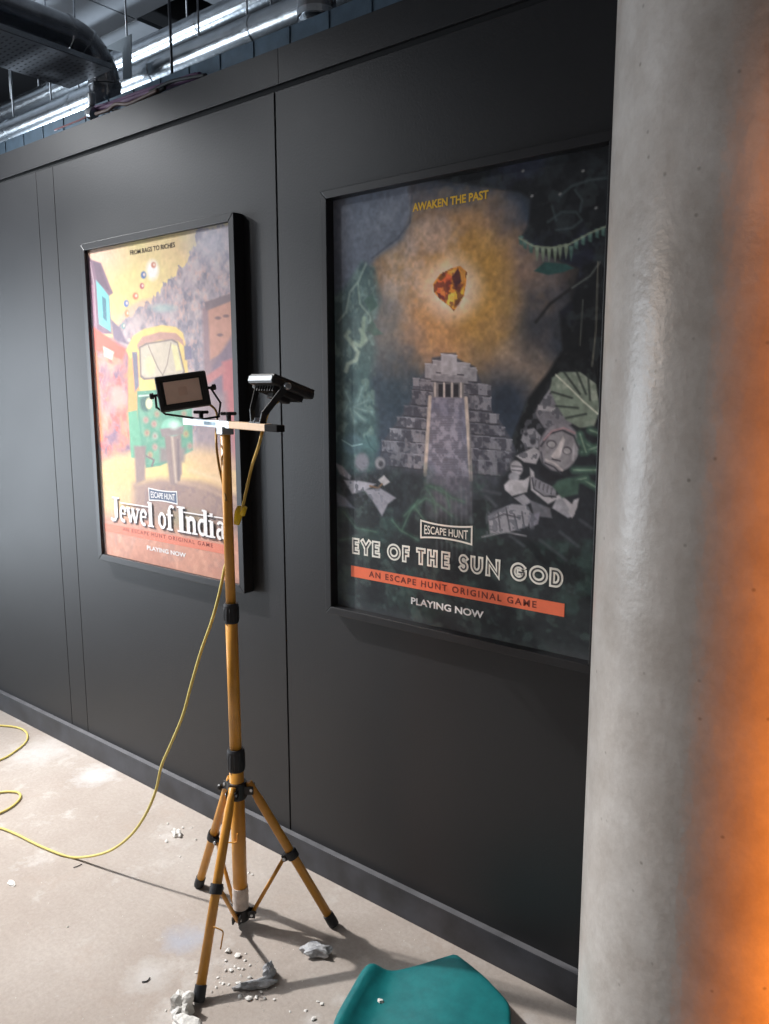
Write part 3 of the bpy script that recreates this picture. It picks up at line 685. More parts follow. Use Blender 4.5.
# dark foliage top right
dark = [(392, 188), (430, 178), (480, 186), (520, 192), (531, 199), (528, 226), (522, 236), (540, 252), (562, 262), (580, 268), (572, 300), (560, 312), (562, 350), (548, 372), (528, 398), (516, 428), (508, 450), (530, 470), (640, 470), (640, 120), (392, 150)]
cv.poly(dark, (22, 24, 27), 2.0)
dm = np.clip(0.5-cv.sdf(dark)/2, 0, 1)
cv.blend(dm*np.clip((n2-.54)*5, 0, .5), (48, 54, 56)); cv.blend(dm*np.clip((n3-.58)*5, 0, .5), (40, 46, 50)); cv.blend(dm*np.clip((.44-n5)*4, 0, .6), (36, 40, 58))
for pts in ([(548, 222), (562, 212), (576, 212), (582, 220), (572, 228), (556, 230)], [(560, 196), (572, 186), (590, 180), (606, 178)], [(575, 190), (582, 200), (580, 212)], [(552, 206), (556, 220)]):
    cv.line(pts, 2.2, (62, 72, 74), 1.2, .7)
for (a_, b_) in ((532, 196), (560, 194), (523, 171), (583, 171), (596, 208)): cv.ell(a_, b_, 1.8, 1.2, (112, 112, 110), rot=-.7, soft=.5)
# hanging leaf garland
gl = [(521, 239), (525, 243), (531, 247), (537, 249), (543, 250), (549, 250), (555, 250), (560, 248), (566, 247), (571, 249), (576, 243), (583, 239), (590, 236), (597, 232), (603, 230), (609, 227)]
for k, (a_, b_) in enumerate(gl):
    g_ = (104, 116, 98) if 2 < k < 9 else (62, 86, 80)
    cv.poly([(a_-2.4, b_-3), (a_+2.6, b_-3), (a_+1.6, b_+6), (a_, b_+12 if 2 < k < 10 else b_+6), (a_-1.6, b_+5)], g_, .9)
    cv.ell(a_, b_-1, 1.6, 2.4, tuple(c_+34 for c_ in g_), soft=.5, alpha=.6)
cv.line([(519, 238), (533, 246), (550, 248), (568, 245), (590, 233), (612, 224)], 1.6, (120, 128, 110), .8)
cv.poly([(534, 271), (545, 262), (566, 264), (574, 268), (564, 272), (548, 275)], (40, 68, 66), 1.0)
# twigs
cv.line([(600, 262), (592, 274), (580, 282), (566, 292), (550, 304), (536, 322)], 3.0, (34, 34, 36), 1.2); cv.line([(600, 262), (590, 276), (572, 288)], 1.2, (90, 96, 92), .8)
cv.line([(598, 262), (596, 330), (592, 366)], 1.3, (110, 108, 96), .7, .8); cv.line([(583, 300), (580, 345)], 1.2, (72, 74, 70), .7)
# left creepers
cv.poly([(330, 300), (346, 286), (362, 262), (374, 268), (380, 300), (372, 330), (376, 352), (370, 380), (378, 420), (376, 470), (330, 480)], (62, 84, 84), 4, .85)
lm = np.clip(0.5-cv.sdf([(330, 300), (346, 286), (362, 262), (374, 268), (380, 300), (372, 330), (376, 352), (372, 470), (330, 480)])/3, 0, 1)
cv.blend(lm*np.clip((n2-.52)*5, 0, .7), (98, 118, 112)); cv.blend(lm*np.clip((.46-n3)*5, 0, .8), (44, 62, 66))
cv.line([(366, 264), (358, 282), (350, 292), (346, 312), (338, 322)], 2, (130, 146, 136), 1, .8); cv.line([(358, 284), (360, 304), (370, 316), (372, 330)], 1.8, (124, 142, 130), 1, .8)
cv.line([(361, 330), (366, 340), (360, 346), (351, 342), (346, 336), (349, 332)], 4.4, (120, 136, 124), 1.2); cv.line([(352, 344), (358, 352), (356, 360), (348, 364), (346, 371)], 4.0, (132, 146, 134), 1.2)
cv.line([(364, 318), (363, 332), (362, 343)], 3.6, (112, 130, 116), 1.0)
for pts in ([(366, 330), (372, 320), (376, 326), (370, 332)], [(368, 330), (376, 327), (383, 334), (374, 336)], [(364, 300), (372, 294), (378, 306), (370, 312)]): cv.poly(pts, (60, 84, 78), .9)
# monstera on the left
for (a_, b_, c_, d_) in ((362, 388, 358, 402), (368, 400, 356, 406), (372, 412, 355, 408), (364, 420, 353, 410), (354, 422, 350, 408), (344, 414, 348, 404), (346, 392, 350, 402)):
    cv.line([(c_, d_), (a_, b_)], 6.0, (84, 106, 106), 1.4, .9); cv.line([(c_, d_), (a_, b_)], 1.2, (116, 136, 130), .8, .7)
cv.ell(352, 444, 11, 10, (70, 92, 98), soft=.25); cv.ell(370, 444, 9, 9, (66, 90, 92), soft=.3); cv.line([(342, 440), (352, 446), (362, 444)], 1.2, (120, 148, 150)); cv.line([(366, 436), (370, 446), (376, 452)], 1.4, (54, 78, 80))
# pyramid
cv.poly([(376, 470), (384, 440), (398, 420), (410, 402), (418, 384), (428, 366), (432, 366), (432, 358), (441, 356), (441, 353), (456, 353), (457, 358), (464, 362), (474, 366), (482, 384), (492, 410), (502, 424), (512, 440), (524, 470), (500, 500), (400, 500)], (60, 62, 70), 1.2)
def block(x0, x1, y0, y1, sl=.165, c=(122, 122, 130)):
    b_ = lambda x, y: (x, y+sl*(x-452)*0.55)
    cv.poly([b_(x0, y0), b_(x1, y0), b_(x1, y1), b_(x0, y1)], c, .6)
    cv.line([b_(x0, y0), b_(x1, y0)], 1.0, tuple(v_+22 for v_ in c), .5); cv.line([b_(x0, y1), b_(x1, y1)], 1.1, (44, 44, 50), .5)
rs = np.random.RandomState(5)
tiers = [(413, 491, 382, 393), (412, 491, 394, 408), (404, 499, 410, 420), (397, 505, 422, 432), (390, 512, 434, 446), (382, 520, 447, 458), (388, 516, 458, 472)]
for (x0, x1, y0, y1) in tiers:
    xs = x0
    while xs < x1:
        w_ = rs.uniform(5, 10); c_ = int(rs.uniform(66, 118)); block(xs, min(xs+w_, x1), y0+rs.uniform(-.6, .6), y1, c=(c_, c_, c_+8)); xs += w_
    sl = .165*.55
    m_ = np.clip(0.5-cv.sdf([(x0, y0+sl*(x0-452)), (x1, y0+sl*(x1-452)), (x1, y1+sl*(x1-452)), (x0, y1+sl*(x0-452))]), 0, 1)
    cv.blend(m_*np.clip((n4-.52)*7, 0, .75), (52, 52, 60)); cv.blend(m_*np.clip((.42-n4)*6, 0, .45), (136, 134, 140))
for (x0, x1, y0, y1, c_) in ((427, 477, 368, 380, 120), (433, 470, 362, 374, 130), (441, 457, 355, 376, 142), (425, 436, 366, 381, 128), (464, 476, 366, 380, 126), (431, 468, 376, 383, 112)):
    block(x0, x1, y0, y1, c=(c_, c_, c_+6))
cv.poly([(433, 383), (464, 383), (464, 398), (433, 398)], (96, 94, 96), .7)
for x0 in (438.5, 445.5, 453.5): cv.poly([(x0, 384), (x0+5, 384), (x0+5, 397), (x0, 397)], (30, 30, 36), .6)
for x0 in (435, 444, 452, 461): cv.line([(x0, 383), (x0, 398)], 1.6, (160, 154, 150), .5)
# stair flight
cv.poly([(430, 397), (466, 398), (472, 530), (424, 530)], (104, 104, 116), .8)
st = np.clip(0.5-cv.sdf([(431, 398), (465, 399), (470, 525), (426, 525)]), 0, 1)
cv.blend(st*np.clip((np.sin(py*2.6)*.5+.5), 0, 1)*.35, (74, 74, 84)); cv.blend(st*np.clip((n4-.5)*5, 0, .5), (132, 130, 142)); cv.blend(st*np.clip((n3-.5)*4, 0, .5), (88, 90, 108))
cv.line([(430, 397), (425, 475)], 3.4, (158, 148, 140), .7); cv.line([(466, 398), (471, 480)], 3.4, (160, 150, 142), .7)
cv.line([(470, 430), (472, 560)], 2.0, (92, 92, 96), .8, .7)
# lower jungle
cv.blend(np.clip((py-468)/50, 0, 1), (34, 38, 40)); cv.poly([(378, 468), (424, 474), (424, 520), (378, 520)], (38, 42, 46), 5)
lo = np.clip((py-455)/30, 0, 1)
cv.blend(lo*np.clip((n2-.54)*5, 0, .55), (58, 72, 68)); cv.blend(lo*np.clip((n3-.56)*4, 0, .5), (48, 66, 62)); cv.blend(lo*np.clip((.44-n3)*4, 0, .6), (26, 28, 31))
cv.poly([(430, 474), (468, 478), (470, 520), (430, 516)], (78, 78, 88), 6, .7)
for pts in ([(424, 520), (414, 506), (404, 516)], [(412, 508), (426, 498), (440, 506), (452, 516)], [(418, 500), (410, 512), (402, 530)], [(428, 486), (440, 488), (452, 498), (464, 502)], [(426, 488), (434, 500), (436, 512)], [(430, 486), (446, 494), (450, 508)], [(344, 512), (356, 528), (376, 532)], [(340, 540), (354, 538), (366, 548)], [(392, 520), (400, 530), (418, 540)]):
    cv.line(pts, 3.4, (54, 78, 68), 2.2, .6); cv.line(pts, .9, (84, 110, 94), .9, .5)
for k in range(8): cv.line([(436+k*5, 480+rs.uniform(0, 20)), (437+k*5, 560)], 1.2, (112, 112, 118), 1.2, .28)
# carved stones on the left
cv.ell(362, 462, 7, 9, (104, 104, 112), soft=.25); cv.ell(380, 463, 5, 6, (124, 122, 126), soft=.25); cv.ell(381, 464, 2.4, 3, (58, 58, 64), soft=.4)
cv.poly([(334, 462), (342, 466), (351, 476), (350, 480), (340, 474)], (134, 132, 140), .9); cv.poly([(344, 480), (360, 481), (376, 484), (366, 490), (352, 494)], (140, 138, 146), .9)
cv.poly([(336, 492), (346, 498), (354, 508), (338, 506)], (106, 110, 124), 1.2); cv.poly([(364, 490), (380, 488), (390, 494), (396, 498), (388, 504), (382, 516), (372, 500)], (122, 120, 128), 1.0)
cv.poly([(378, 480), (384, 475), (390, 482), (384, 486)], (150, 146, 148), .7); cv.line([(370, 486), (378, 488), (382, 484)], 1.6, (112, 84, 60), .7); cv.blend(np.clip(1.2-np.hypot((px-362)/30, (py-486)/28), 0, 1)*np.clip((n4-.55)*7, 0, .7), (52, 54, 60))
# statue on the right
cv.poly([(520, 440), (548, 384), (566, 380), (590, 390), (606, 440), (608, 470), (596, 540), (500, 540), (486, 520), (500, 480), (508, 470)], (36, 38, 42), 3)
S1, S2, S3 = (128, 126, 132), (150, 146, 150), (58, 58, 64)
cv.poly([(537, 408), (545, 396), (556, 392), (566, 402), (572, 424), (560, 430), (544, 428), (535, 414)], (108, 106, 112), .9)
cv.line([(545, 398), (553, 386), (560, 382)], 2.4, S1, .9); cv.poly([(538, 405), (556, 408), (554, 412), (538, 410)], S2, .7)
cv.poly([(524, 430), (534, 428), (541, 436), (538, 448), (526, 447), (521, 440)], S1, .8); cv.ell(533, 441, 3, 3.6, S3, soft=.3); cv.ell(526, 434, 2, 2, S3, soft=.4)
cv.poly([(516, 456), (534, 447), (541, 452), (536, 464), (524, 462)], S2, .8); cv.blend(np.clip(0.5-cv.sdf([(521, 428), (545, 395), (570, 400), (572, 424), (542, 436), (536, 462), (516, 457)]), 0, 1)*np.clip((n4-.54)*7, 0, .8), (70, 70, 76))
cv.ell(559, 447, 20, 24, (116, 112, 118), rot=.3, soft=.06); cv.ell(561, 450, 17, 21, (124, 120, 124), rot=.3, soft=.08)
cv.line([(541, 446), (549, 434), (562, 430), (574, 436), (579, 448)], 2.0, S3, .7); cv.line([(544, 440), (552, 431), (564, 428), (575, 433)], 1.6, (150, 120, 124), .7)
cv.ell(551.5, 444, 5.2, 4.2, (76, 72, 78), rot=.2, soft=.15); cv.ell(551.5, 444.4, 3.8, 3.0, (150, 146, 148), rot=.2, soft=.2)
cv.ell(567, 450.5, 5.0, 4.0, (76, 72, 78), rot=.3, soft=.15); cv.ell(567, 451, 3.6, 2.8, (150, 146, 148), rot=.3, soft=.2)
cv.poly([(563, 436), (565, 440), (560, 458), (554, 459), (551, 456), (557, 448)], (168, 160, 160), .7); cv.line([(552, 459), (560, 461)], 1.4, (50, 48, 54), .6)
cv.line([(546, 460), (554, 463), (562, 470)], 2.2, (164, 156, 156), .8); cv.line([(545, 463), (554, 467), (561, 474)], 1.3, (52, 50, 56), .6); cv.line([(574, 444), (573, 460)], 1.8, S2, .8)
cv.line([(541, 452), (543, 464), (550, 470)], 1.2, S3, .7); cv.poly([(540, 466), (556, 474), (568, 478), (548, 482), (538, 474)], (32, 32, 36), 1.4)
cv.ell(516.5, 468, 6, 7.5, S2, rot=-.3, soft=.15); cv.line([(512, 466), (522, 467)], 1, S3, .6); cv.line([(512, 470), (521, 471)], 1, S3, .6); cv.ell(514, 477, 5.5, 5, S1, soft=.2)
cv.poly([(504, 485), (509, 480), (524, 480), (530, 476), (527, 492), (512, 496), (505, 490)], S2, .8); cv.poly([(530, 468), (531, 490), (548, 504), (556, 500), (572, 516), (575, 514), (572, 504), (560, 494), (552, 498), (536, 488), (534, 472)], S2, .9)
cv.poly([(532, 476), (543, 482), (556, 488), (556, 496), (544, 495), (534, 489)], (112, 110, 116), .8); cv.line([(532, 478), (534, 489), (544, 496), (556, 497)], 1.4, S3, .6)
for k in range(5): cv.line([(536+k*4, 480+k*2), (535+k*4, 486+k*2)], .9, S3, .5)
cv.poly([(556, 500), (562, 498), (574, 516), (568, 518), (552, 508)], S1, .8); cv.poly([(568, 512), (574, 500), (579, 498), (577, 508), (572, 518)], S2, .8)
cv.poly([(514, 498), (524, 494), (532, 502), (524, 506)], S1, .8); cv.poly([(530, 500), (550, 508), (552, 518), (534, 516)], (86, 86, 92), 1)
cv.poly([(488, 516), (500, 509), (512, 504), (526, 505), (532, 514), (528, 526), (510, 532), (490, 534)], S1, 1.0); cv.poly([(528, 516), (540, 512), (538, 524), (530, 528)], (108, 106, 116), .9)
for pts in ([(506, 508), (510, 530)], [(514, 514), (518, 530)], [(522, 512), (524, 526)], [(498, 512), (500, 528)], [(490, 520), (504, 514), (520, 518)]): cv.line(pts, 1.2, S3, .6)
cv.line([(482, 537), (506, 532), (526, 536)], 1.4, (120, 120, 124), .7); cv.blend(np.clip(0.5-cv.sdf([(486, 512), (530, 502), (540, 528), (486, 536)])/2, 0, 1)*np.clip((n4-.52)*7, 0, .7), (70, 72, 78))
for (a_, b_, c_, d_) in ((482, 490, 500, 494), (486, 496, 496, 506), (510, 536, 524, 546), (560, 532, 578, 546), (580, 520, 592, 528), (540, 540, 566, 560)): cv.line([(a_, b_), (c_, d_)], 2.4, (84, 86, 92), 1.6, .5)
# monstera leaves on the right
lf = [(552, 378), (560, 372), (580, 372), (596, 384), (600, 410), (594, 426), (580, 428), (566, 420), (556, 404), (550, 390)]
cv.poly(lf, (112, 122, 110), 1.0); lfm = np.clip(0.5-cv.sdf(lf), 0, 1); cv.blend(lfm*np.clip((n2-.5)*4, 0, .6), (150, 154, 142))
cv.line([(556, 375), (570, 388), (584, 402), (598, 414)], 1.6, (182, 184, 170), .7)
for pts in ([(564, 372), (580, 394)], [(576, 370), (586, 394)], [(588, 374), (590, 400)], [(552, 392), (572, 398)], [(556, 406), (578, 408)], [(566, 418), (586, 414)]): cv.line(pts, 2.2, (46, 52, 50), .8, .85)
for (a_, b_, c_, d_) in ((580, 440, 604, 456), (582, 452, 606, 444), (574, 470, 606, 470), (584, 480, 604, 492), (560, 484, 586, 478), (580, 434, 586, 452), (590, 430, 606, 436)):
    cv.line([(a_, b_), (c_, d_)], 7, (62, 84, 74), 2); cv.line([(a_, b_), (c_, d_)], 1.4, (116, 134, 118), .8)
cv.poly([(552, 486), (566, 478), (580, 480), (578, 494), (562, 498)], (58, 76, 68), 1.2)
# glowing rock
gem = [(433, 284), (440, 274), (452, 268), (460, 266), (467, 272), (466, 284), (464, 296), (454, 311), (449, 306), (440, 299), (434, 292)]
cv.poly(gem, (196, 128, 48), .7)
for pts, c_ in (([(434, 286), (444, 272), (452, 276), (448, 296), (440, 297)], (198, 96, 52)), ([(452, 276), (458, 268), (462, 280), (456, 292)], (64, 34, 40)), ([(455, 292), (464, 286), (463, 298), (454, 309)], (206, 160, 52)), ([(448, 294), (455, 292), (453, 308), (447, 304)], (222, 176, 76)), ([(460, 268), (466, 272), (464, 284), (461, 280)], (176, 124, 56)), ([(438, 278), (443, 272), (446, 276), (441, 281)], (110, 70, 32)), ([(436, 292), (444, 296), (446, 302), (440, 298)], (104, 44, 42))): cv.poly(pts, c_, .6)
for pts, c_ in (([(455, 300), (462, 297), (459, 305), (454, 308)], (74, 40, 34)), ([(446, 280), (452, 277), (450, 290), (446, 292)], (150, 62, 44)), ([(440, 288), (446, 286), (447, 296), (441, 295)], (216, 124, 62)), ([(458, 284), (464, 284), (460, 293), (456, 291)], (110, 58, 40)), ([(448, 271), (457, 268), (453, 275)], (222, 158, 76))): cv.poly(pts, c_, .9, .85)
cv.blend((cv.sdf(gem) < 0)*np.clip((n4-.5)*5, 0, .7), (70, 36, 30))
cv.C *= (0.86+.28*n4)[..., None]*(0.93+.14*n2)[..., None]
cv.blend(np.clip(1.1-np.hypot((px-451)/30, (py-288)/32), 0, 1)*.7*(cv.sdf(gem) > 0), (208, 192, 180))
# paler grey along the left and bottom edges
cv.blend(np.clip((372-px)/50, 0, 1)*np.clip((py-470)/60, 0, 1)*.55, (92, 98, 102)); cv.blend(np.clip((py-(596+.2*(px-340)))/22, 0, 1)*.55, (98, 98, 100))
cv.blend(np.clip((360-px)/26, 0, 1)*.3, (100, 106, 116))
cv.build('poster_print', print_material('poster_print_pyramid', G2), p2, G2)
YT = Y2-0.0008
gold = ink('ink_gold', (206, 150, 52), G2); cream = ink('ink_cream', (196, 182, 174), G2); dk2 = ink('ink_dark', (56, 56, 58), G2)
redo = ink('ink_orange', (206, 92, 66), G2); dkr = ink('ink_dark_red', (92, 44, 38), G2); pale = ink('ink_pale', (206, 204, 196), G2)
put_text('tagline_lettering', 'AWAKEN THE PAST', (412.5, 212), (488.4, 198.6), (412.5, 203.6), YT, gold, p2, 0.03)
a = wl(421, 529.2, YT); b = wl(471.7, 535.4, YT)
bowtie(p2, YT, a[0], b[0], (a[2]+b[2])/2, (wl(421, 520.6, YT)[2]-wl(421, 537.6, YT)[2])/2, 0.0048, None, cream, cream, 'ESCAPE HUNT', .26)
letters = [('E', 352.2, 359.6), ('Y', 360.8, 371.2), ('E', 372, 380.2), ('O', 387, 400.8), ('F', 402, 409.8), ('T', 416, 425.6), ('H', 427, 437.6), ('E', 441, 450), ('S', 458.4, 468.4), ('U', 470.2, 483), ('N', 485.2, 500.2), ('G', 510, 527), ('O', 528.6, 547.8), ('D', 549, 563)]
zb = (wl(352, 554.6, YT)[2]+wl(563, 587.6, YT)[2])/2; HT = (wl(352, 538.4, YT)[2]-wl(352, 554.6, YT)[2])
for ch, xa, xb in letters:
    m1, m2 = MB(), MB()
    yb = 554.6+(xa-352)/(563-352)*33
    XA = wl(xa, yb, YT)[0]; XB = wl(xb, yb+(xb-xa)*.156, YT)[0]; wd = 0.0152; hw = wd/2
    mp = lambda p: (XA+hw+p[0]*(XB-XA-wd), zb+hw+p[1]*(HT-wd))
    for st_ in GLY[ch]:
        P_ = [mp(p) for p in st_]; cl = ch in 'OD'
        if cl: P_ = P_[:-1]
        def ext(Q, e):
            if cl: return Q
            Q = [np.array(q) for q in Q]; a_ = Q[0]-Q[1]; b_ = Q[-1]-Q[-2]
            return [Q[0]+a_/np.linalg.norm(a_)*e]+Q[1:-1]+[Q[-1]+b_/np.linalg.norm(b_)*e]
        if not cl: P_ = [p for k, p in enumerate(P_) if k == 0 or np.hypot(p[0]-P_[k-1][0], p[1]-P_[k-1][1]) > 1e-5]
        ribbon(m1, ext(P_, hw), wd, YT, cl); ribbon(m2, ext(P_, hw*.25), wd*.27, YT-0.0006, cl)
    lt_ = m1.build('title_letter', cream, p2); m2.build('letter_inline', dk2, lt_)
a0 = wl(351, 565.6, YT); a1 = wl(351, 576.6, YT); b0 = wl(564.6, 603.4, YT)
zt = (a0[2]+b0[2])/2; zb2 = zt-(a0[2]-a1[2])
MB().add([(a0[0], YT, zt), (b0[0], YT, zt), (b0[0], YT, zb2), (a0[0], YT, zb2)], [(0, 1, 2, 3)]).build('banner', redo, p2)
put_text('banner_lettering', 'AN ESCAPE HUNT ORIGINAL GAME', (369, 577.4), (536.4, 607.6), (369, 571.4), YT-0.0004, dkr, p2, 0.02, track=1.3)
put_text('playing_lettering', 'PLAYING NOW', (411, 604.6), (483.6, 618.4), (411, 597.6), YT, pale, p2, 0.03)
# ------------------------------------------------------------------ tripod work light
PX_, PY_ = -1.626, 1.371                          # pole axis on the floor
root = empty('work_light_stand', (PX_, PY_, 0), 'orange tripod work light stand with two black flood lamps on a crossbar', 'work light')
def at_z(z): return np.array([PX_, PY_, z])
def zpx(y, x=236): return float(vert(x, y, (PX_, PY_, 0))[2])
zb_, zh0, zh1 = 0.035, zpx(797), zpx(781)
zc1a, zc1b = zpx(770), zpx(748.5); zc2a, zc2b = zpx(622.5, 234), zpx(603, 234); ztop = 1.452
MB().tube([at_z(zb_), at_z(zc1b-0.01)], 0.0205, 24).build('lower_tube', MT['orange'], root)
MB().tube([at_z(zc1b-0.02), at_z(zc2b-0.01)], 0.0168, 24).build('middle_tube', MT['orange'], root)
MB().tube([at_z(zc2b-0.02), at_z(ztop)], 0.0135, 24).build('upper_tube', MT['orange'], root)
def collar(za, zb3, r, rin):
    o = MB().lathe(at_z(0), (0, 0, 1), [(rin, za), (r*.93, za), (r, za+.004), (r, zb3-.006), (r*.9, zb3), (rin, zb3)], 28).build('locking_collar', MT['rubber'], root)
    for k in range(14):
        a_ = 2*math.pi*k/14; c_ = np.array([math.cos(a_), math.sin(a_), 0])
        MB().tube([at_z(za+.008)+c_*r, at_z(zb3-.012)+c_*r], 0.0012, 6).build('grip_rib', MT['rubber'], o)
collar(zc1a, zc1b, 0.0245, 0.0205); collar(zc2a, zc2b, 0.0205, 0.0165)
# white tape wraps and bottom bracket
zt0, zt1 = 0.058, 0.125
MB().lathe(at_z(0), (0, 0, 1), [(0.021, zt0), (0.0232, zt0+.001), (0.0226, zt0+.02), (0.0238, zt0+.024), (0.0230, zt0+.045), (0.0238, zt0+.049), (0.0228, zt1), (0.021, zt1)], 28).build('tape_wrap', MT['tape'], root)
feet = {'f': fl(198, 1004), 'r': fl(335, 926), 'l': fl(198.5, 886)}
hubo = MB().lathe(at_z(0), (0, 0, 1), [(0.021, zh0), (0.027, zh0), (0.028, zh0+.004), (0.028, zh1-.004), (0.027, zh1), (0.021, zh1)], 28).build('hub', MT['black'], root)
brk = MB().lathe(at_z(0), (0, 0, 1), [(0.012, 0.022), (0.023, 0.022), (0.0245, 0.026), (0.0245, 0.056), (0.023, 0.06), (0.012, 0.06)], 28).build('bottom_bracket', MT['black'], root)
for k, (key, F) in enumerate(feet.items()):
    dr = F[:2]-np.array([PX_, PY_]); dr = np.array([*(dr/np.linalg.norm(dr)), 0.0]); sd = np.array([-dr[1], dr[0], 0])
    T0 = at_z((zh0+zh1)/2+.004)+dr*0.043; F = np.array([F[0], F[1], 0.0])
    ax = F-T0; Lg = np.linalg.norm(ax); ax /= Lg; upv = np.cross(ax, sd)
    MB().box(at_z((zh0+zh1)/2+.002)+dr*0.034+sd*0.0125, (0.030, 0.004, (zh1-zh0)*.5), (dr, sd, (0, 0, 1)), .001).build('hub_lug', MT['black'], hubo)
    MB().box(at_z((zh0+zh1)/2+.002)+dr*0.034-sd*0.0125, (0.030, 0.004, (zh1-zh0)*.5), (dr, sd, (0, 0, 1)), .001).build('hub_lug', MT['black'], hubo)
    leg = MB().tube([T0-ax*0.020, T0-ax*.019, T0+ax*0.022, T0+ax*0.04, F-ax*0.030], [0.0085, 0.0100, 0.0108, 0.0128, 0.0128], 18).build('leg', MT['orange'], root)
    MB().lathe(F-ax*0.044, ax, [(0.0128, 0), (0.0152, 0.001), (0.0158, 0.030), (0.0148, 0.039), (0.010, 0.040)], 18).build('foot_cap', MT['rubber'], leg)
    MB().tube([T0-sd*0.017, T0+sd*0.017], 0.0042, 10).build('pivot_bolt', MT['steel'], leg)
    cl = T0+ax*Lg*(0.47 if key != 'l' else 0.49)
    MB().lathe(cl-ax*0.013, ax, [(0.0128, 0), (0.0172, 0.0005), (0.0178, 0.013), (0.0172, 0.0255), (0.0128, 0.026)], 20).build('leg_clamp', MT['rubber'], leg)
    inn = -upv if (np.array(-upv) @ (at_z(0.2)-cl)) > 0 else upv
    MB().box(cl+inn*0.022, (0.020, 0.016, 0.014), (ax, sd, inn), .002).build('clamp_lug', MT['rubber'], leg)
    sp0 = cl+inn*0.024; sp1 = at_z(0.040)+dr*0.033
    MB().tube([cl+inn*0.024-sd*.012, cl+inn*0.024+sd*.012], 0.0045, 10).build('clamp_bolt', MT['steel'], leg)
    st_ax = (sp1-sp0)/np.linalg.norm(sp1-sp0); sx_ = np.cross(st_ax, sd)
    MB().tube([sp0-st_ax*.006, sp1+st_ax*.006], 0.0056, 10).build('strut', MT['orange'], root)
    for s_ in (-1, 1): MB().box(at_z(0.041)+dr*0.032+sd*s_*0.0095, (0.022, 0.005, 0.022), (dr, sd, (0, 0, 1)), .001).build('bracket_lug', MT['black'], brk)
    MB().tube([sp1-sd*.014, sp1+sd*.014], 0.004, 10).build('bracket_bolt', MT['steel'], brk)
# hub knob
MB().lathe(vert(222, 787, (PX_-.03, PY_+.02, 0)), (-RV), [(0.004, -.012), (0.004, 0), (0.009, .001), (0.010, .006), (0.0085, .011)], 14).build('hub_knob', MT['black'], root)
# small wire cable hooks
P0 = vert(239, 829, (PX_, PY_, 0))-FN*0.024
MB().tube(smooth_path([P0, vert(236.5, 842, P0), vert(227, 842.5, P0)], 5), 0.0019, 8).build('cable_hook', MT['orange'], root)
lf_ = feet['f']; P0 = vert(213.5, 927, (-1.520, 1.165, 0)); 
MB().tube(smooth_path([P0, vert(219, 929, P0), vert(223, 932, P0), vert(222, 940, P0), vert(220.5, 949, P0)], 4), 0.0019, 8).build('cable_hook', MT['orange'], root)
# crossbar
ZB = 1.4605
bd_ = fl(280.5, 429, ZB)-fl(186, 421.5, ZB); bd_[2] = 0; bd_ /= np.linalg.norm(bd_); bn_ = np.array([-bd_[1], bd_[0], 0])
def bar_s(x, y): return float((plane_pt(x, y, at_z(ZB), bn_)-at_z(ZB)) @ bd_)
s0_, s1_, s2_ = bar_s(186, 421.5), bar_s(268.5, 428.5), bar_s(280.5, 429)
bc = at_z(ZB)+bd_*s0_; tb = s1_-s0_; te = s2_-s0_
def bar_p(x, y): return at_z(ZB)+bd_*bar_s(x, y)
bar = MB().box(bc+bd_*tb/2, (tb, 0.020, 0.018), (bd_, bn_, (0, 0, 1)), .0015).build('crossbar', MT['barwood'], root)
MB().box(bc+bd_*(tb+te)/2, (te-tb+.004, 0.022, 0.0165), (bd_, bn_, (0, 0, 1)), .002).build('end_cap', mat('cap_black', (.008, .008, .009), .85, spec=.15, var=.2), bar)
tm = bar_s(232, 425.5)-s0_
MB().box(bc+bd_*(tm/2+.002), (tm, 0.0212, 0.0192), (bd_, bn_, (0, 0, 1)), .001).build('foil_sleeve', MT['foil'], bar)
MB().box(bc+bd_*(tm*.62)-bn_*0.0108, (0.075, 0.0006, 0.009), (bd_, bn_, (0, 0, 1))).build('label_sticker', mat('sticker_blue', (0.35, 0.5, 0.62), .5, var=.3, vscale=80), bar)
MB().box(at_z(ZB-.016), (0.036, 0.034, 0.022), (bd_, bn_, (0, 0, 1)), .002).build('bar_socket', MT['steel'], root)
for xk, yk in ((201, 413.5), (228.5, 415)):
    B0 = bar_p(xk, yk)
    kn = MB().lathe(B0+np.array([0, 0, .009]), (0, 0, 1), [(0.0065, 0), (0.0065, 0.014), (0.0085, 0.016), (0.0085, 0.022), (0.006, 0.024)], 16).build('wing_knob', MT['black'], root)
    MB().box(B0+np.array([0, 0, .0285]), (0.042, 0.010, 0.009), (_r, np.cross((0, 0, 1), _r), (0, 0, 1)), .003).build('wing', MT['black'], kn)

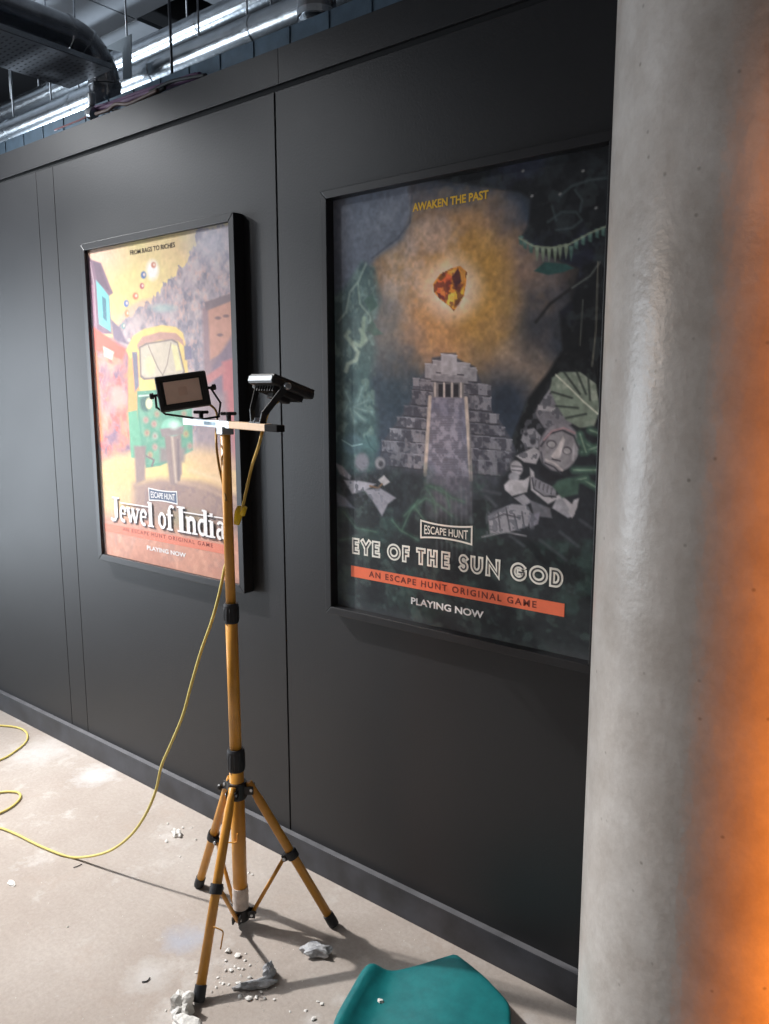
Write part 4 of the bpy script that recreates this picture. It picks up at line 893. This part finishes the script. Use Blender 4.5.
def flood(center, rt, up_, nrm, Wd, Hd, name='flood_lamp'):
    """flood head: rt/up_ in the lens plane, nrm towards where the lens points"""
    c = np.array(center); hd = MB()
    hd.box(c, (Wd, Hd, 0.020), (rt, up_, nrm), .005)
    o = hd.build(name, MT['black'], root)
    lw, lh = Wd*.70, Hd*.62
    fz = c+nrm*0.010
    # raised rim
    for s_ in (-1, 1):
        MB().box(fz+up_*s_*(Hd/2-.008)+nrm*.002, (Wd-.004, 0.012, 0.007), (rt, up_, nrm), .002).build('rim', MT['black'], o)
        MB().box(fz+rt*s_*(Wd/2-.009)+nrm*.002, (0.013, Hd-.028, 0.007), (rt, up_, nrm), .002).build('rim', MT['black'], o)
    ln = MB().box(fz+nrm*.0006, (lw, lh, 0.003), (rt, up_, nrm), .0008).build('lens', MT['lens'], o)
    MB().box(fz+nrm*.0022, (lw*.24, lh*.38, 0.001), (rt, up_, nrm), .0003).build('led_chip', mat('led_chip', srgb(246, 208, 186), .5, var=.1), ln)
    for k in range(7):
        MB().box(c-nrm*0.0165+rt*(k-3)*Wd*.105, (0.0035, Hd*.72, 0.015), (rt, up_, nrm), .001).build('cooling_fin', MT['black'], o)
    MB().box(c-nrm*0.020, (Wd*.26, Hd*.42, 0.030), (rt, up_, nrm), .003).build('driver_box', MT['black'], o)
    return o
def arm(o, pts, wd=0.012, th=0.0055, side=None):
    for a_, b_ in zip(pts[:-1], pts[1:]):
        a_ = np.array(a_); b_ = np.array(b_); t = b_-a_; Ln = np.linalg.norm(t); t /= Ln
        s_ = side-t*(side @ t); s_ /= np.linalg.norm(s_)
        MB().box((a_+b_)/2, (wd, th, Ln+.004), (s_, np.cross(t, s_), t), .0008).build('bracket_arm', MT['black'], o)
# left lamp: lens towards the camera
c1p = vert(183, 391.5, (PX_, PY_, 0))
s_l = bar_s(199, 423)-s0_
c1 = plane_pt(183, 391.5, bc+bd_*s_l+bn_*(-0.01), FN)
toc = (CAM-c1)/np.linalg.norm(CAM-c1); n_ = toc+UV*0.10-RV*.06; n_ /= np.linalg.norm(n_)
ang = math.radians(9.5)
rt = RV*math.cos(ang)+UV*math.sin(ang); rt = rt-n_*(rt @ n_); rt /= np.linalg.norm(rt); up_ = np.cross(n_, rt)
sc = np.linalg.norm(c1-CAM)/FPX
W1, H1 = 48*sc, 34*sc
l1 = flood(c1, rt, up_, n_, W1, H1)
for s_ in (-1, 1):
    pv = c1+rt*s_*(W1/2+.011)-n_*.004
    MB().lathe(c1+rt*s_*(W1/2-.002)-n_*.004, rt*s_, [(0.004, 0), (0.004, .012), (0.0085, .0125), (0.0085, .022), (0.006, .024)], 14).build('pivot_knob', MT['black'], l1)
base_l = bc+bd_*s_l+np.array([0, 0, .010])
arm(l1, [c1-rt*(W1/2+.006)-n_*.006, c1-rt*(W1/2+.010)-n_*.02-up_*.030, c1-rt*(W1/2-.010)-n_*.03-up_*.052, base_l-bd_*0.020], side=n_)
arm(l1, [c1+rt*(W1/2+.006)-n_*.006, vert(219, 403, c1)-FN*-.02, vert(216.5, 417, c1)-FN*-.03, base_l+bd_*0.035], side=n_, wd=.008)
arm(l1, [base_l-bd_*0.022, base_l+bd_*0.036], side=bn_, wd=.016)
# right lamp: lens up, tilted away
s_r = bar_s(258, 427)-s0_
base_r = bc+bd_*s_r+np.array([0, 0, .010])
UZ = np.array([0, 0, 1.0])
corner = plane_pt(274, 375, base_r, FN)
A_ = (-0.067*RV+0.075*FN); B_ = (0.089*RV-0.039*UZ+0.075*FN)
na, nb = np.linalg.norm(A_), np.linalg.norm(B_); A_ = A_/na; B_ = B_-A_*(A_ @ B_); B_ /= np.linalg.norm(B_)
N_ = np.cross(A_, B_); N_ = N_ if N_[2] > 0 else -N_
Wr, Hr = 0.112, 0.132
c2 = corner+A_*Wr/2+B_*Hr/2-N_*.010
rt2, up2 = A_, B_
if np.cross(rt2, up2) @ N_ < 0: rt2 = -rt2
l2 = flood(c2, rt2, up2, N_, Wr, Hr)
MB().box(corner+A_*Wr/2-N_*.008-B_*.0012, (Wr*.94, 0.002, 0.013), (A_, B_, N_), .0005).build('side_plate', MT['bracket'], l2)
pivL = c2+A_*(Wr/2+.008)-N_*.006-B_*.03; pivR = c2-A_*(Wr/2+.008)-N_*.006-B_*.03
for pv, s_ in ((pivL, 1), (pivR, -1)):
    MB().lathe(pv-A_*s_*.010, A_*s_, [(0.004, 0), (0.004, .010), (0.009, .0105), (0.009, .020), (0.006, .022)], 14).build('pivot_knob', MT['steel'] if s_ < 0 else MT['black'], l2)
arm(l2, [pivL, base_r-bd_*.030+UZ*.03, base_r-bd_*.026], side=bn_, wd=.012)
arm(l2, [pivR, base_r+bd_*.034+UZ*.022, base_r+bd_*.022], side=bn_, wd=.016)
arm(l2, [base_r-bd_*.030, base_r+bd_*.026], side=bn_, wd=.018)
MB().lathe(base_r-bd_*.004, UZ, [(0.011, 0), (0.011, .006), (0.007, .007), (0.007, .012)], 6).build('mounting_bolt', MT['steel'], l2)
# lamp leads
cd1 = smooth_path([c1+rt*W1*.36-n_*.03-up_*.03, vert(213, 410, c1)-FN*-.03, vert(216, 422, c1)+FN*.015, vert(216, 440, at_z(1))+FN*.0, vert(219, 466, at_z(1)), vert(224.5, 488, at_z(1))-FN*.006, at_z(zpx(500, 231))-FN*.018], 6)
MB().tube(cd1, 0.0036, 8).build('lamp_lead', MT['brown'] if False else mat('lead_ochre', srgb(170, 128, 58), .5, var=.1), l1)
ld2 = smooth_path([c2-N_*.035, vert(269, 408, base_r)+FN*.02, vert(263, 424, base_r)+FN*.022, vert(259, 445, base_r), vert(253, 466, at_z(1))-FN*.02, vert(247.5, 490, at_z(1))-FN*.02, vert(243, 508, at_z(1))-FN*.014, vert(239, 517, at_z(1))-FN*.010], 6)
MB().tube(ld2, 0.0042, 8).build('lamp_lead', mat('lead_yellow', srgb(200, 164, 74), .5, var=.1), l2)
q0 = vert(240.5, 506, at_z(1))-FN*.006; q1 = vert(237, 524, at_z(1))-FN*.006
pl_ = MB().tube([q0, q0+(q1-q0)*.3, q0+(q1-q0)*.7, q1], [.0075, .0115, .0105, .0075], 14).build('cable_splitter', MT['plug'], root)
MB().tube([vert(246, 506, at_z(1))-FN*.014, vert(242.5, 514, at_z(1))-FN*.010], [.0065, .0085], 12).build('splitter_branch', MT['plug'], pl_)
# ------------------------------------------------------------------ yellow cable
pa = at_z(1.05)+FN*.016; pb = fl(75, 857.5, .006)
cn = np.array([-(pb-pa)[1], (pb-pa)[0], 0.0])
hang = [at_z(1.17)+FN*.019-RV*.008, at_z(1.09)+FN*.02-RV*.012]+[plane_pt(x, y, pa, cn) for x, y in ((224.5, 569), (219, 595), (211.5, 622), (201.5, 650), (191.5, 684), (183, 715), (171, 744), (161.5, 766), (156, 790), (147, 812), (133, 833), (115, 848), (97, 855))]
ground = [pb]+[fl(x, y, .006) for x, y in ((60, 854), (38, 845), (16, 834), (-2, 827), (-40, 815), (-90, 800), (-120, 780), (-80, 770), (-30, 792), (-8, 793), (8, 791.5), (18, 792.5), (20.5, 797), (15, 804), (6, 810), (-8, 815), (-40, 818), (-90, 790), (-110, 750), (-60, 728), (-15, 725.5), (8, 726), (22, 729), (27.5, 735), (25, 743), (14, 752), (2, 759), (-25, 768), (-70, 780))]
MB().tube(smooth_path(hang+ground, 6), 0.0043, 8).build('power_cable', MT['yellow'], origin=(-2.3, 1.25, 0),
    label='yellow power cable hanging from the stand and looping over the concrete floor', cat='cable')

# ------------------------------------------------------------------ teal plastic panel
def teal():
    Q = [(362, 966, .055), (388, 968, .040), (456, 950, .062), (486, 974, .068), (511, 1002, .066)]
    pl = [fl(x, y, z)[:2] for x, y, z in Q]
    outline = [pl[0], pl[1], pl[2], pl[3], pl[4], np.array([-0.745, 1.40]), np.array([-0.80, 1.13]), np.array([-1.02, 1.09]), np.array(fl(333, 1026, .03)[:2])]
    # rounded, resampled outline
    n = len(outline); pts = []
    for i in range(n):
        a, b, c = outline[i-1], outline[i], outline[(i+1) % n]
        rr = 0.20 if i not in (2,) else 0.03
        s_ = b+(a-b)*rr; e_ = b+(c-b)*rr
        for k in range(6):
            t = k/5; pts.append((1-t)**2*s_+2*t*(1-t)*b+t*t*e_)
    P = np.array(pts); dd = np.r_[0, np.cumsum(np.linalg.norm(np.diff(np.vstack([P, P[:1]]), axis=0), axis=1))]
    NN = 120; ts = np.linspace(0, dd[-1], NN, endpoint=False); PP = np.vstack([P, P[:1]])
    O = np.stack([np.interp(ts, dd, PP[:, 0]), np.interp(ts, dd, PP[:, 1])], 1)
    cen = O.mean(0); le0, le1 = outline[0], outline[-1]
    ldir = (le1-le0)/np.linalg.norm(le1-le0); lnr = np.array([-ldir[1], ldir[0]])
    if (cen-le0) @ lnr < 0: lnr = -lnr
    def zf(p):
        s_ = (p-le0) @ lnr
        hump = 0.034*math.exp(-((s_-0.022)/0.030)**2)
        return 0.030+hump+0.036*(1/(1+math.exp(-(s_-0.17)/0.045)))
    vs_ = []; fs = []; RK = [1.0, .995, .98, .955, .92, .87, .8, .7, .58, .45, .3, .15]
    drop = [.016, .006, .002, 0.0005, 0, 0, 0, 0, 0, 0, 0, 0]
    for k, r_ in enumerate(RK):
        for p in O:
            q = cen+(p-cen)*r_; vs_.append((q[0], q[1], max(.004, zf(q)-drop[k])))
    vs_.append((cen[0], cen[1], zf(cen)))
    for k in range(len(RK)-1):
        for j in range(NN): fs.append((k*NN+j, k*NN+(j+1) % NN, (k+1)*NN+(j+1) % NN, (k+1)*NN+j))
    L_ = (len(RK)-1)*NN
    for j in range(NN): fs.append((L_+j, L_+(j+1) % NN, len(vs_)-1))
    mb = MB(); mb.add(vs_, fs, True)
    r_ = empty('plastic_panel', (cen[0], cen[1], 0), 'curved teal plastic panel with a rolled edge lying on the floor by the column', 'plastic panel')
    o = mb.build('shell', MT['teal'], r_)
    sm = o.modifiers.new('solid', 'SOLIDIFY'); sm.thickness = 0.004; sm.offset = -1
    for (dx, dy) in ((.115, .06), (.10, -.14), (-.10, -.12), (-.045, .075)):
        z_ = zf(cen+np.array((dx, dy)))
        MB().lathe((cen[0]+dx, cen[1]+dy, 0), (0, 0, 1), [(.016, 0), (.018, .003), (.014, z_*.6), (.013, z_-.003)], 16).build('support_foot', MT['black'], r_)
    return zf
zteal = teal()

# ------------------------------------------------------------------ plaster debris
def lump(name, pts_scale, seed, m_, center, label, cat='plaster', group=None, sub=2, rough=.35):
    bm = bmesh.new(); bmesh.ops.create_icosphere(bm, subdivisions=sub, radius=1.0)
    r = random.Random(seed); ph = [r.uniform(0, 6.28) for _ in range(9)]
    for v in bm.verts:
        c = v.co; k = 1+rough*(math.sin(2.3*c.x*2+ph[0])*math.sin(2.1*c.y*2+ph[1])+.6*math.sin(5*c.z+ph[2]+3*c.x)*math.sin(4.3*c.y+ph[3]))+r.uniform(-.10, .10)
        v.co = Vector((c.x*k*pts_scale[0], c.y*k*pts_scale[1], c.z*k*pts_scale[2]))
    zr = r.uniform(0, 6.28) if group else 0
    if group: bmesh.ops.rotate(bm, verts=bm.verts, cent=(0, 0, 0), matrix=Matrix.Rotation(zr, 3, 'Z'))
    zmin = min(v.co.z for v in bm.verts); fl_ = zmin*.55
    for v in bm.verts: v.co.z = max(v.co.z, fl_)-fl_
    me = bpy.data.meshes.new(name); bm.to_mesh(me); bm.free(); me.materials.append(m_)
    o = bpy.data.objects.new(name, me); scene.collection.objects.link(o); o.location = center
    return tag(o, label, cat, group)
def on(x, y, z=0.0):
    p = fl(x, y, z); return (float(p[0]), float(p[1]), float(z))
o = lump('plaster_chunk', (.028, .030, .030), 11, MT['plaster'], on(183, 1013), 'large white plaster chunk standing against the front tripod foot', 'plaster chunk', sub=3)
lump('plaster_chunk', (.048, .026, .014), 14, MT['plaster'], on(187, 1030), 'low white plaster slab in front of the big white chunk', 'plaster chunk', sub=3)
o = lump('plaster_chunk', (.040, .020, .018), 17, MT['plaster_grey'], on(318, 955), 'grey and white plaster chunk lying in the shadow right of the stand', 'plaster chunk', sub=3); o.rotation_euler.z = .4
o = lump('plaster_chunk', (.048, .014, .012), 23, MT['plaster_grey'], on(257, 987), 'long grey plaster chunk lying along the tripod shadow', 'plaster chunk', sub=3); o.rotation_euler.z = .95
lump('plaster_chunk', (.016, .016, .021), 25, MT['plaster_grey'], on(270, 976), 'upright grey plaster piece at the end of the long chunk', 'plaster chunk', sub=3)
o = lump('plaster_chunk', (.020, .013, .012), 29, MT['plaster'], on(176.5, 835), 'white plaster piece on the floor left of the stand near the skirting', 'plaster chunk', sub=3)
o = lump('plaster_chunk', (.020, .009, .004), 31, MT['plaster'], on(12, 884), 'flat white plaster flake on the open floor at far left', 'plaster chunk')
lump('plaster_chunk', (.008, .006, .004), 37, MT['plaster'], (*on(380, 1000, .04)[:2], zteal(np.array(on(380, 1000, .04)[:2]))-.0005), 'small white plaster flake resting on the teal plastic panel', 'plaster chunk')
crumbs = [(228, 952, 4), (237, 957, 4), (239, 969, 2.2), (235, 967, 2), (231, 971, 2.6), (243, 970, 2), (226, 971, 1.8), (223, 984, 2), (237, 984, 2.6), (250, 978, 2.4), (220, 983, 1.6), (229, 985, 2), (240, 983, 2.2), (249, 1000, 3.4), (256, 998, 2.4), (240, 997, 2.6), (261, 993, 2), (265, 999, 1.8), (322, 1004, 2.6), (306, 1011, 1.8), (313, 1020, 2.4), (168, 824, 1.8), (166.5, 842, 2.8), (196, 840, 1.8), (183, 828, 1.8), (249, 873, 2.2), (246, 876, 1.6), (252, 875, 1.8), (166, 1011, 1.8), (68, 927, 1.4), (196, 973, 1.4), (218, 978, 2), (234, 990, 1.8), (245, 961, 2), (226, 961, 1.8), (241, 976, 1.6), (250, 966, 1.6), (216, 988, 1.6), (212, 992, 1.4), (274, 1000, 1.4), (290, 1012, 1.4), (318, 1002, 1.8), (192, 828, 1.4), (160, 836, 1.4), (246, 954, 1.5), (180, 857, 1.3)]
for k, (x, y, s_) in enumerate(crumbs):
    sc_ = s_/390
    lump('plaster_crumb', (sc_*rnd.uniform(.9, 1.25), sc_*rnd.uniform(.7, 1), sc_*rnd.uniform(.5, .8)), 100+k, MT['plaster'], on(x, y),
         *(('small white plaster crumb beside the larger piece left of the stand', 'plaster crumb', 'plaster crumbs left of the stand') if y < 860 else
           ('small white plaster crumb behind the foot of the stand pole', 'plaster crumb', 'plaster crumbs behind the pole') if y < 900 else
           ('small white plaster crumb on the floor left of the teal panel', 'plaster crumb', 'plaster crumbs by the teal panel') if x > 270 else
           ('lone small white plaster crumb on the open floor at left', 'plaster crumb', 'plaster crumbs on the open floor') if x < 200 else
           ('small white plaster crumb in the scatter under the tripod', 'plaster crumb', 'plaster crumbs under the tripod')), 1)
mb = MB(); r_ = random.Random(3)
for k in range(260):
    x, y = r_.gauss(240, 26), r_.gauss(980, 16)
    if k > 190: x, y = r_.uniform(10, 420), r_.uniform(850, 1020)
    p = np.array(on(x, y)); s_ = r_.uniform(.0008, .0022)
    a_ = r_.uniform(0, 6); c_ = [p+np.array([math.cos(a_+t)*s_, math.sin(a_+t)*s_, 0]) for t in (0, 2.1, 4.2)]
    mb.add(c_+[p+np.array([0, 0, s_*.9])], [(0, 1, 3), (1, 2, 3), (2, 0, 3), (0, 2, 1)])
mb.build('plaster_dust', MT['plaster'], kind='stuff', label='fine white plaster grit scattered on the floor under the stand', cat='plaster dust')
MB().tube(smooth_path([fl(142, 982, .0025), fl(147, 981, .0025), fl(150, 977.5, .003)], 5), 0.0018, 6).build('wire_offcut', MT['rubber'], label='short bent dark wire offcut on the floor left of the front foot', cat='wire')
MB().tube(smooth_path([fl(73.5, 867.5, .002), fl(78, 866, .0022), fl(82, 864, .002)], 4), 0.0014, 6).build('wire_offcut', MT['rubber'], label='tiny straight dark wire offcut beside the yellow cable', cat='wire')

# ------------------------------------------------------------------ services above the wall
def hduct(name, Y, z, r, x0, x1, label, m_=None, band=0.62):
    rt_ = empty(name, (x0, Y, z), label, 'duct', 'silver ducts behind the wall')
    MB().tube([(x0+(x1-x0)*i/40, Y, z) for i in range(41)], r, 32).build('pipe', m_ or MT['galv'], rt_)
    k = 0; x = x0+.3
    while x < x1:
        MB().lathe((x, Y, z), (1, 0, 0), [(r, 0), (r*1.05, .003), (r*1.05, .032), (r, .035)], 32).build('joint_band', MT['galv'], rt_); x += band
    return rt_
hduct('round_duct', 2.20, 2.884, 0.055, -6.4, -1.2, 'lower shiny silver round duct running just behind the wall top')
hduct('round_duct', 2.45, 3.150, 0.050, -6.4, -1.0, 'upper shiny silver round duct running higher behind the wall')
def rod(x, y, z0, z1, label, nm='hanger_rod'):
    MB().tube([(x, y, z0), (x, y, z1)], .0042, 8).build(nm, MT['steel'], origin=(x, y, z0), label=label, cat='rod', group='threaded rods hanging from the ceiling')
for k, (x_, z_, Y) in enumerate(((14, 122, 2.2), (53, 130, 2.2), (80, 112, 2.2), (200, 70, 2.2), (248, 52, 2.2), (272, 42, 2.2), (40, 105, 2.45), (12, 112, 2.45), (222, 24, 2.45), (188, 42, 2.45))):
    p = wl(x_, z_, Y); zc_ = 2.884+.055 if Y == 2.2 else 3.15+.05
    od = {14: 'first', 53: 'second', 80: 'third', 200: 'fourth', 248: 'fifth', 272: 'sixth', 12: 'first', 40: 'second', 188: 'third', 222: 'fourth'}[x_]
    rod(p[0], Y+.0, zc_-.001, ZC+.25, 'thin steel hanger rod on the %s silver duct, %s from the left edge' % ('lower' if Y == 2.2 else 'upper', od))
p = wl(172, 73, 2.0)
MB().tube([(p[0], 2.0, p[2]-.04), (p[0], 2.0, ZC+.25)], .0055, 8).build('hanger_rod', MT['tray'], origin=(p[0], 2.0, p[2]), label='dark vertical hanger rod in front of both silver ducts', cat='rod')
# cable ladder behind the wall top
lad = empty('cable_ladder', (-4, 1.87, 2.54), 'blue grey steel cable ladder running along behind the wall top', 'cable ladder')
MB().boxmm((-6.4, 1.826, 2.54), (-1.0, 1.832, 2.632), .001).build('side_rail', MT['bluegrey'], lad)
MB().boxmm((-6.4, 1.912, 2.55), (-1.0, 1.918, 2.63), .001).build('side_rail', MT['bluegrey'], lad)
x = -6.3
while x < -1.0:
    MB().boxmm((x, 1.822, 2.56), (x+.012, 1.915, 2.63), .001).build('rung', MT['bluegrey'], lad); x += .16
# perforated tray and dark duct crossing over the wall
tray = empty('cable_tray', (-3.06, 1.0, 2.8), 'dark perforated cable tray crossing over the wall at upper left', 'cable tray')
MB().boxmm((-3.225, -0.6, 2.800), (-2.905, 1.94, 2.803)).build('tray_base', MT['tray'], tray)
for xs in (-3.225, -2.908): MB().boxmm((xs, -0.6, 2.803), (xs+.003, 1.94, 2.822)).build('side_flange', MT['galv'] if xs > -3 else MT['tray'], tray)
hm_ = MB()
for j in range(58):
    for i in range(9):
        x0 = -3.215+i*.034+(.017 if j % 2 else 0); y0 = .70+j*.0212
        if x0 > -2.93: continue
        hm_.add([(x0, y0, 2.7994), (x0+.017, y0, 2.7994), (x0+.017, y0+.0062, 2.7994), (x0, y0+.0062, 2.7994)], [(0, 1, 2, 3)])
hm_.build('perforations', MT['hole'], tray, kind='stuff')
dk = empty('elbow_duct', (-3.08, 1.0, 2.95), 'dark round duct bending down over the wall at upper left', 'duct')
ex = [(-3.085, -0.6+i*.25, 2.955) for i in range(11)]
be = [(-3.085, 1.86+.16*math.sin(a_), 2.955-.16+.16*math.cos(a_)) for a_ in [i*math.pi/2/10 for i in range(11)]]
MB().tube(ex[:10]+[(-3.085, 1.75, 2.955)]+be+[(-3.085, 2.02, 2.66)], .0635, 32).build('pipe', MT['dark_duct'], dk)
for (a_) in (0.0, .5, 1.0, 1.5):
    t = np.array([0, math.cos(a_), -math.sin(a_)]); c_ = np.array([-3.085, 1.86+.16*math.sin(a_), 2.795+.16*math.cos(a_)])
    MB().lathe(c_-t*.006, t, [(.0635, 0), (.0675, .002), (.0675, .012), (.0635, .014)], 32).build('elbow_seam', MT['dark_duct'], dk)
for y0 in (.9, 1.45): MB().lathe((-3.085, y0, 2.955), (0, 1, 0), [(.0635, 0), (.068, .003), (.068, .04), (.0635, .043)], 32).build('joint_band', MT['dark_duct'], dk)
# triangular bracket plate
b0 = wl(104, 48, 2.092); b1 = wl(131, 34, 2.092); b2 = wl(131, 78, 2.092); b3 = wl(123, 80, 2.092); b4 = wl(122, 52, 2.092)
mb = MB(); mb.prism([tuple(b0), tuple(b1), tuple(b2), tuple(b3), tuple(b4)], (0, .004, 0)); mb.build('wall_bracket', MT['bracket'], label='grey triangular steel bracket plate beside the bent dark duct', cat='bracket', origin=tuple(b3))
rb = wl(127, 40, 2.1); MB().tube([(rb[0], 2.1005, rb[2]-.03), (rb[0], 2.1005, ZC+.25)], .0042, 8).build('hanger_rod', MT['steel'], label='thin steel rod rising from the triangular bracket', cat='rod')
# vertical duct drop at the top right
vd = empty('drop_duct', (-1.9, 2.0, 2.6), 'steel duct elbow dropping behind the wall top at centre', 'duct')
pc = wl(317, 16, 2.0); xx = pc[0]
MB().tube([(xx, 2.0, 2.58), (xx, 2.0, pc[2]+.01)], .058, 32).build('lower_sleeve', MT['galv'], vd)
MB().lathe((xx, 2.0, pc[2]), (0, 0, 1), [(.058, -.012), (.064, -.010), (.064, .010), (.058, .012)], 32).build('collar', MT['galv'], vd)
MB().tube(smooth_path([(xx, 2.0, pc[2]), (xx, 2.0, pc[2]+.04), (xx-.012, 1.985, pc[2]+.10), (xx-.06, 1.94, pc[2]+.17), (xx-.16, 1.84, pc[2]+.26), (xx-.24, 1.76, pc[2]+.33)], 6), .062, 32).build('pipe', MT['dark_duct'], vd)
# loose cables over the wall top
def cable(pxs, Y, r, m_, label, z=None):
    P = [wl(x, y, yy) for (x, y), yy in zip(pxs, Y)]
    MB().tube(smooth_path(P, 6), r, 8).build('loose_cable', m_, origin=tuple(P[0]), label=label, cat='cable')
cable([(88, 112), (100, 109), (125, 101), (150, 92), (178, 82), (200, 75)], [1.785]*6, .010, MT['purple'], 'thick purple cable lying across the wall top by the dark duct')
cable([(92, 108), (110, 103), (140, 92), (165, 84), (196, 74)], [1.803]*5, .006, MT['purple'], 'thinner purple cable just above the thick purple one')
cable([(96, 114), (108, 110), (116, 104), (128, 104), (142, 98), (158, 90)], [1.745, 1.742, 1.74, 1.74, 1.742, 1.745], .0065, MT['brown'], 'brown cable bundle sagging at the wall top')
cable([(112, 110), (122, 110), (138, 105), (152, 96), (165, 88)], [1.763]*5, .0055, MT['rubber'], 'black cable looped under the brown cables at the wall top')
cable([(55, 130), (70, 124), (84, 118), (96, 110)], [1.79]*4, .0035, MT['redcable'], 'thin red cable along the wall top at left')
cable([(150, 92), (170, 82), (188, 78), (206, 75)], [1.765]*4, .006, MT['rubber'], 'black cable ending on the wall top right of the purple ones')
jb = wl(91, 113, 1.76)
bx_ = empty('cable_gland', tuple(jb), 'small shiny steel conduit fitting at the tray end', 'fitting')
MB().lathe(jb, (-.9, -.2, .3), [(.012, -.018), (.022, -.016), (.024, .0), (.020, .012), (.012, .016)], 16).build('body', MT['steel'], bx_)
MB().lathe(jb+np.array([.006, 0, .045]), (0, 0, 1), [(.010, -.022), (.013, -.018), (.013, .02), (.009, .024)], 14).build('stem', MT['steel'], bx_)

# drop helper properties
for o in bpy.data.objects:
    if '_o' in o: del o['_o']
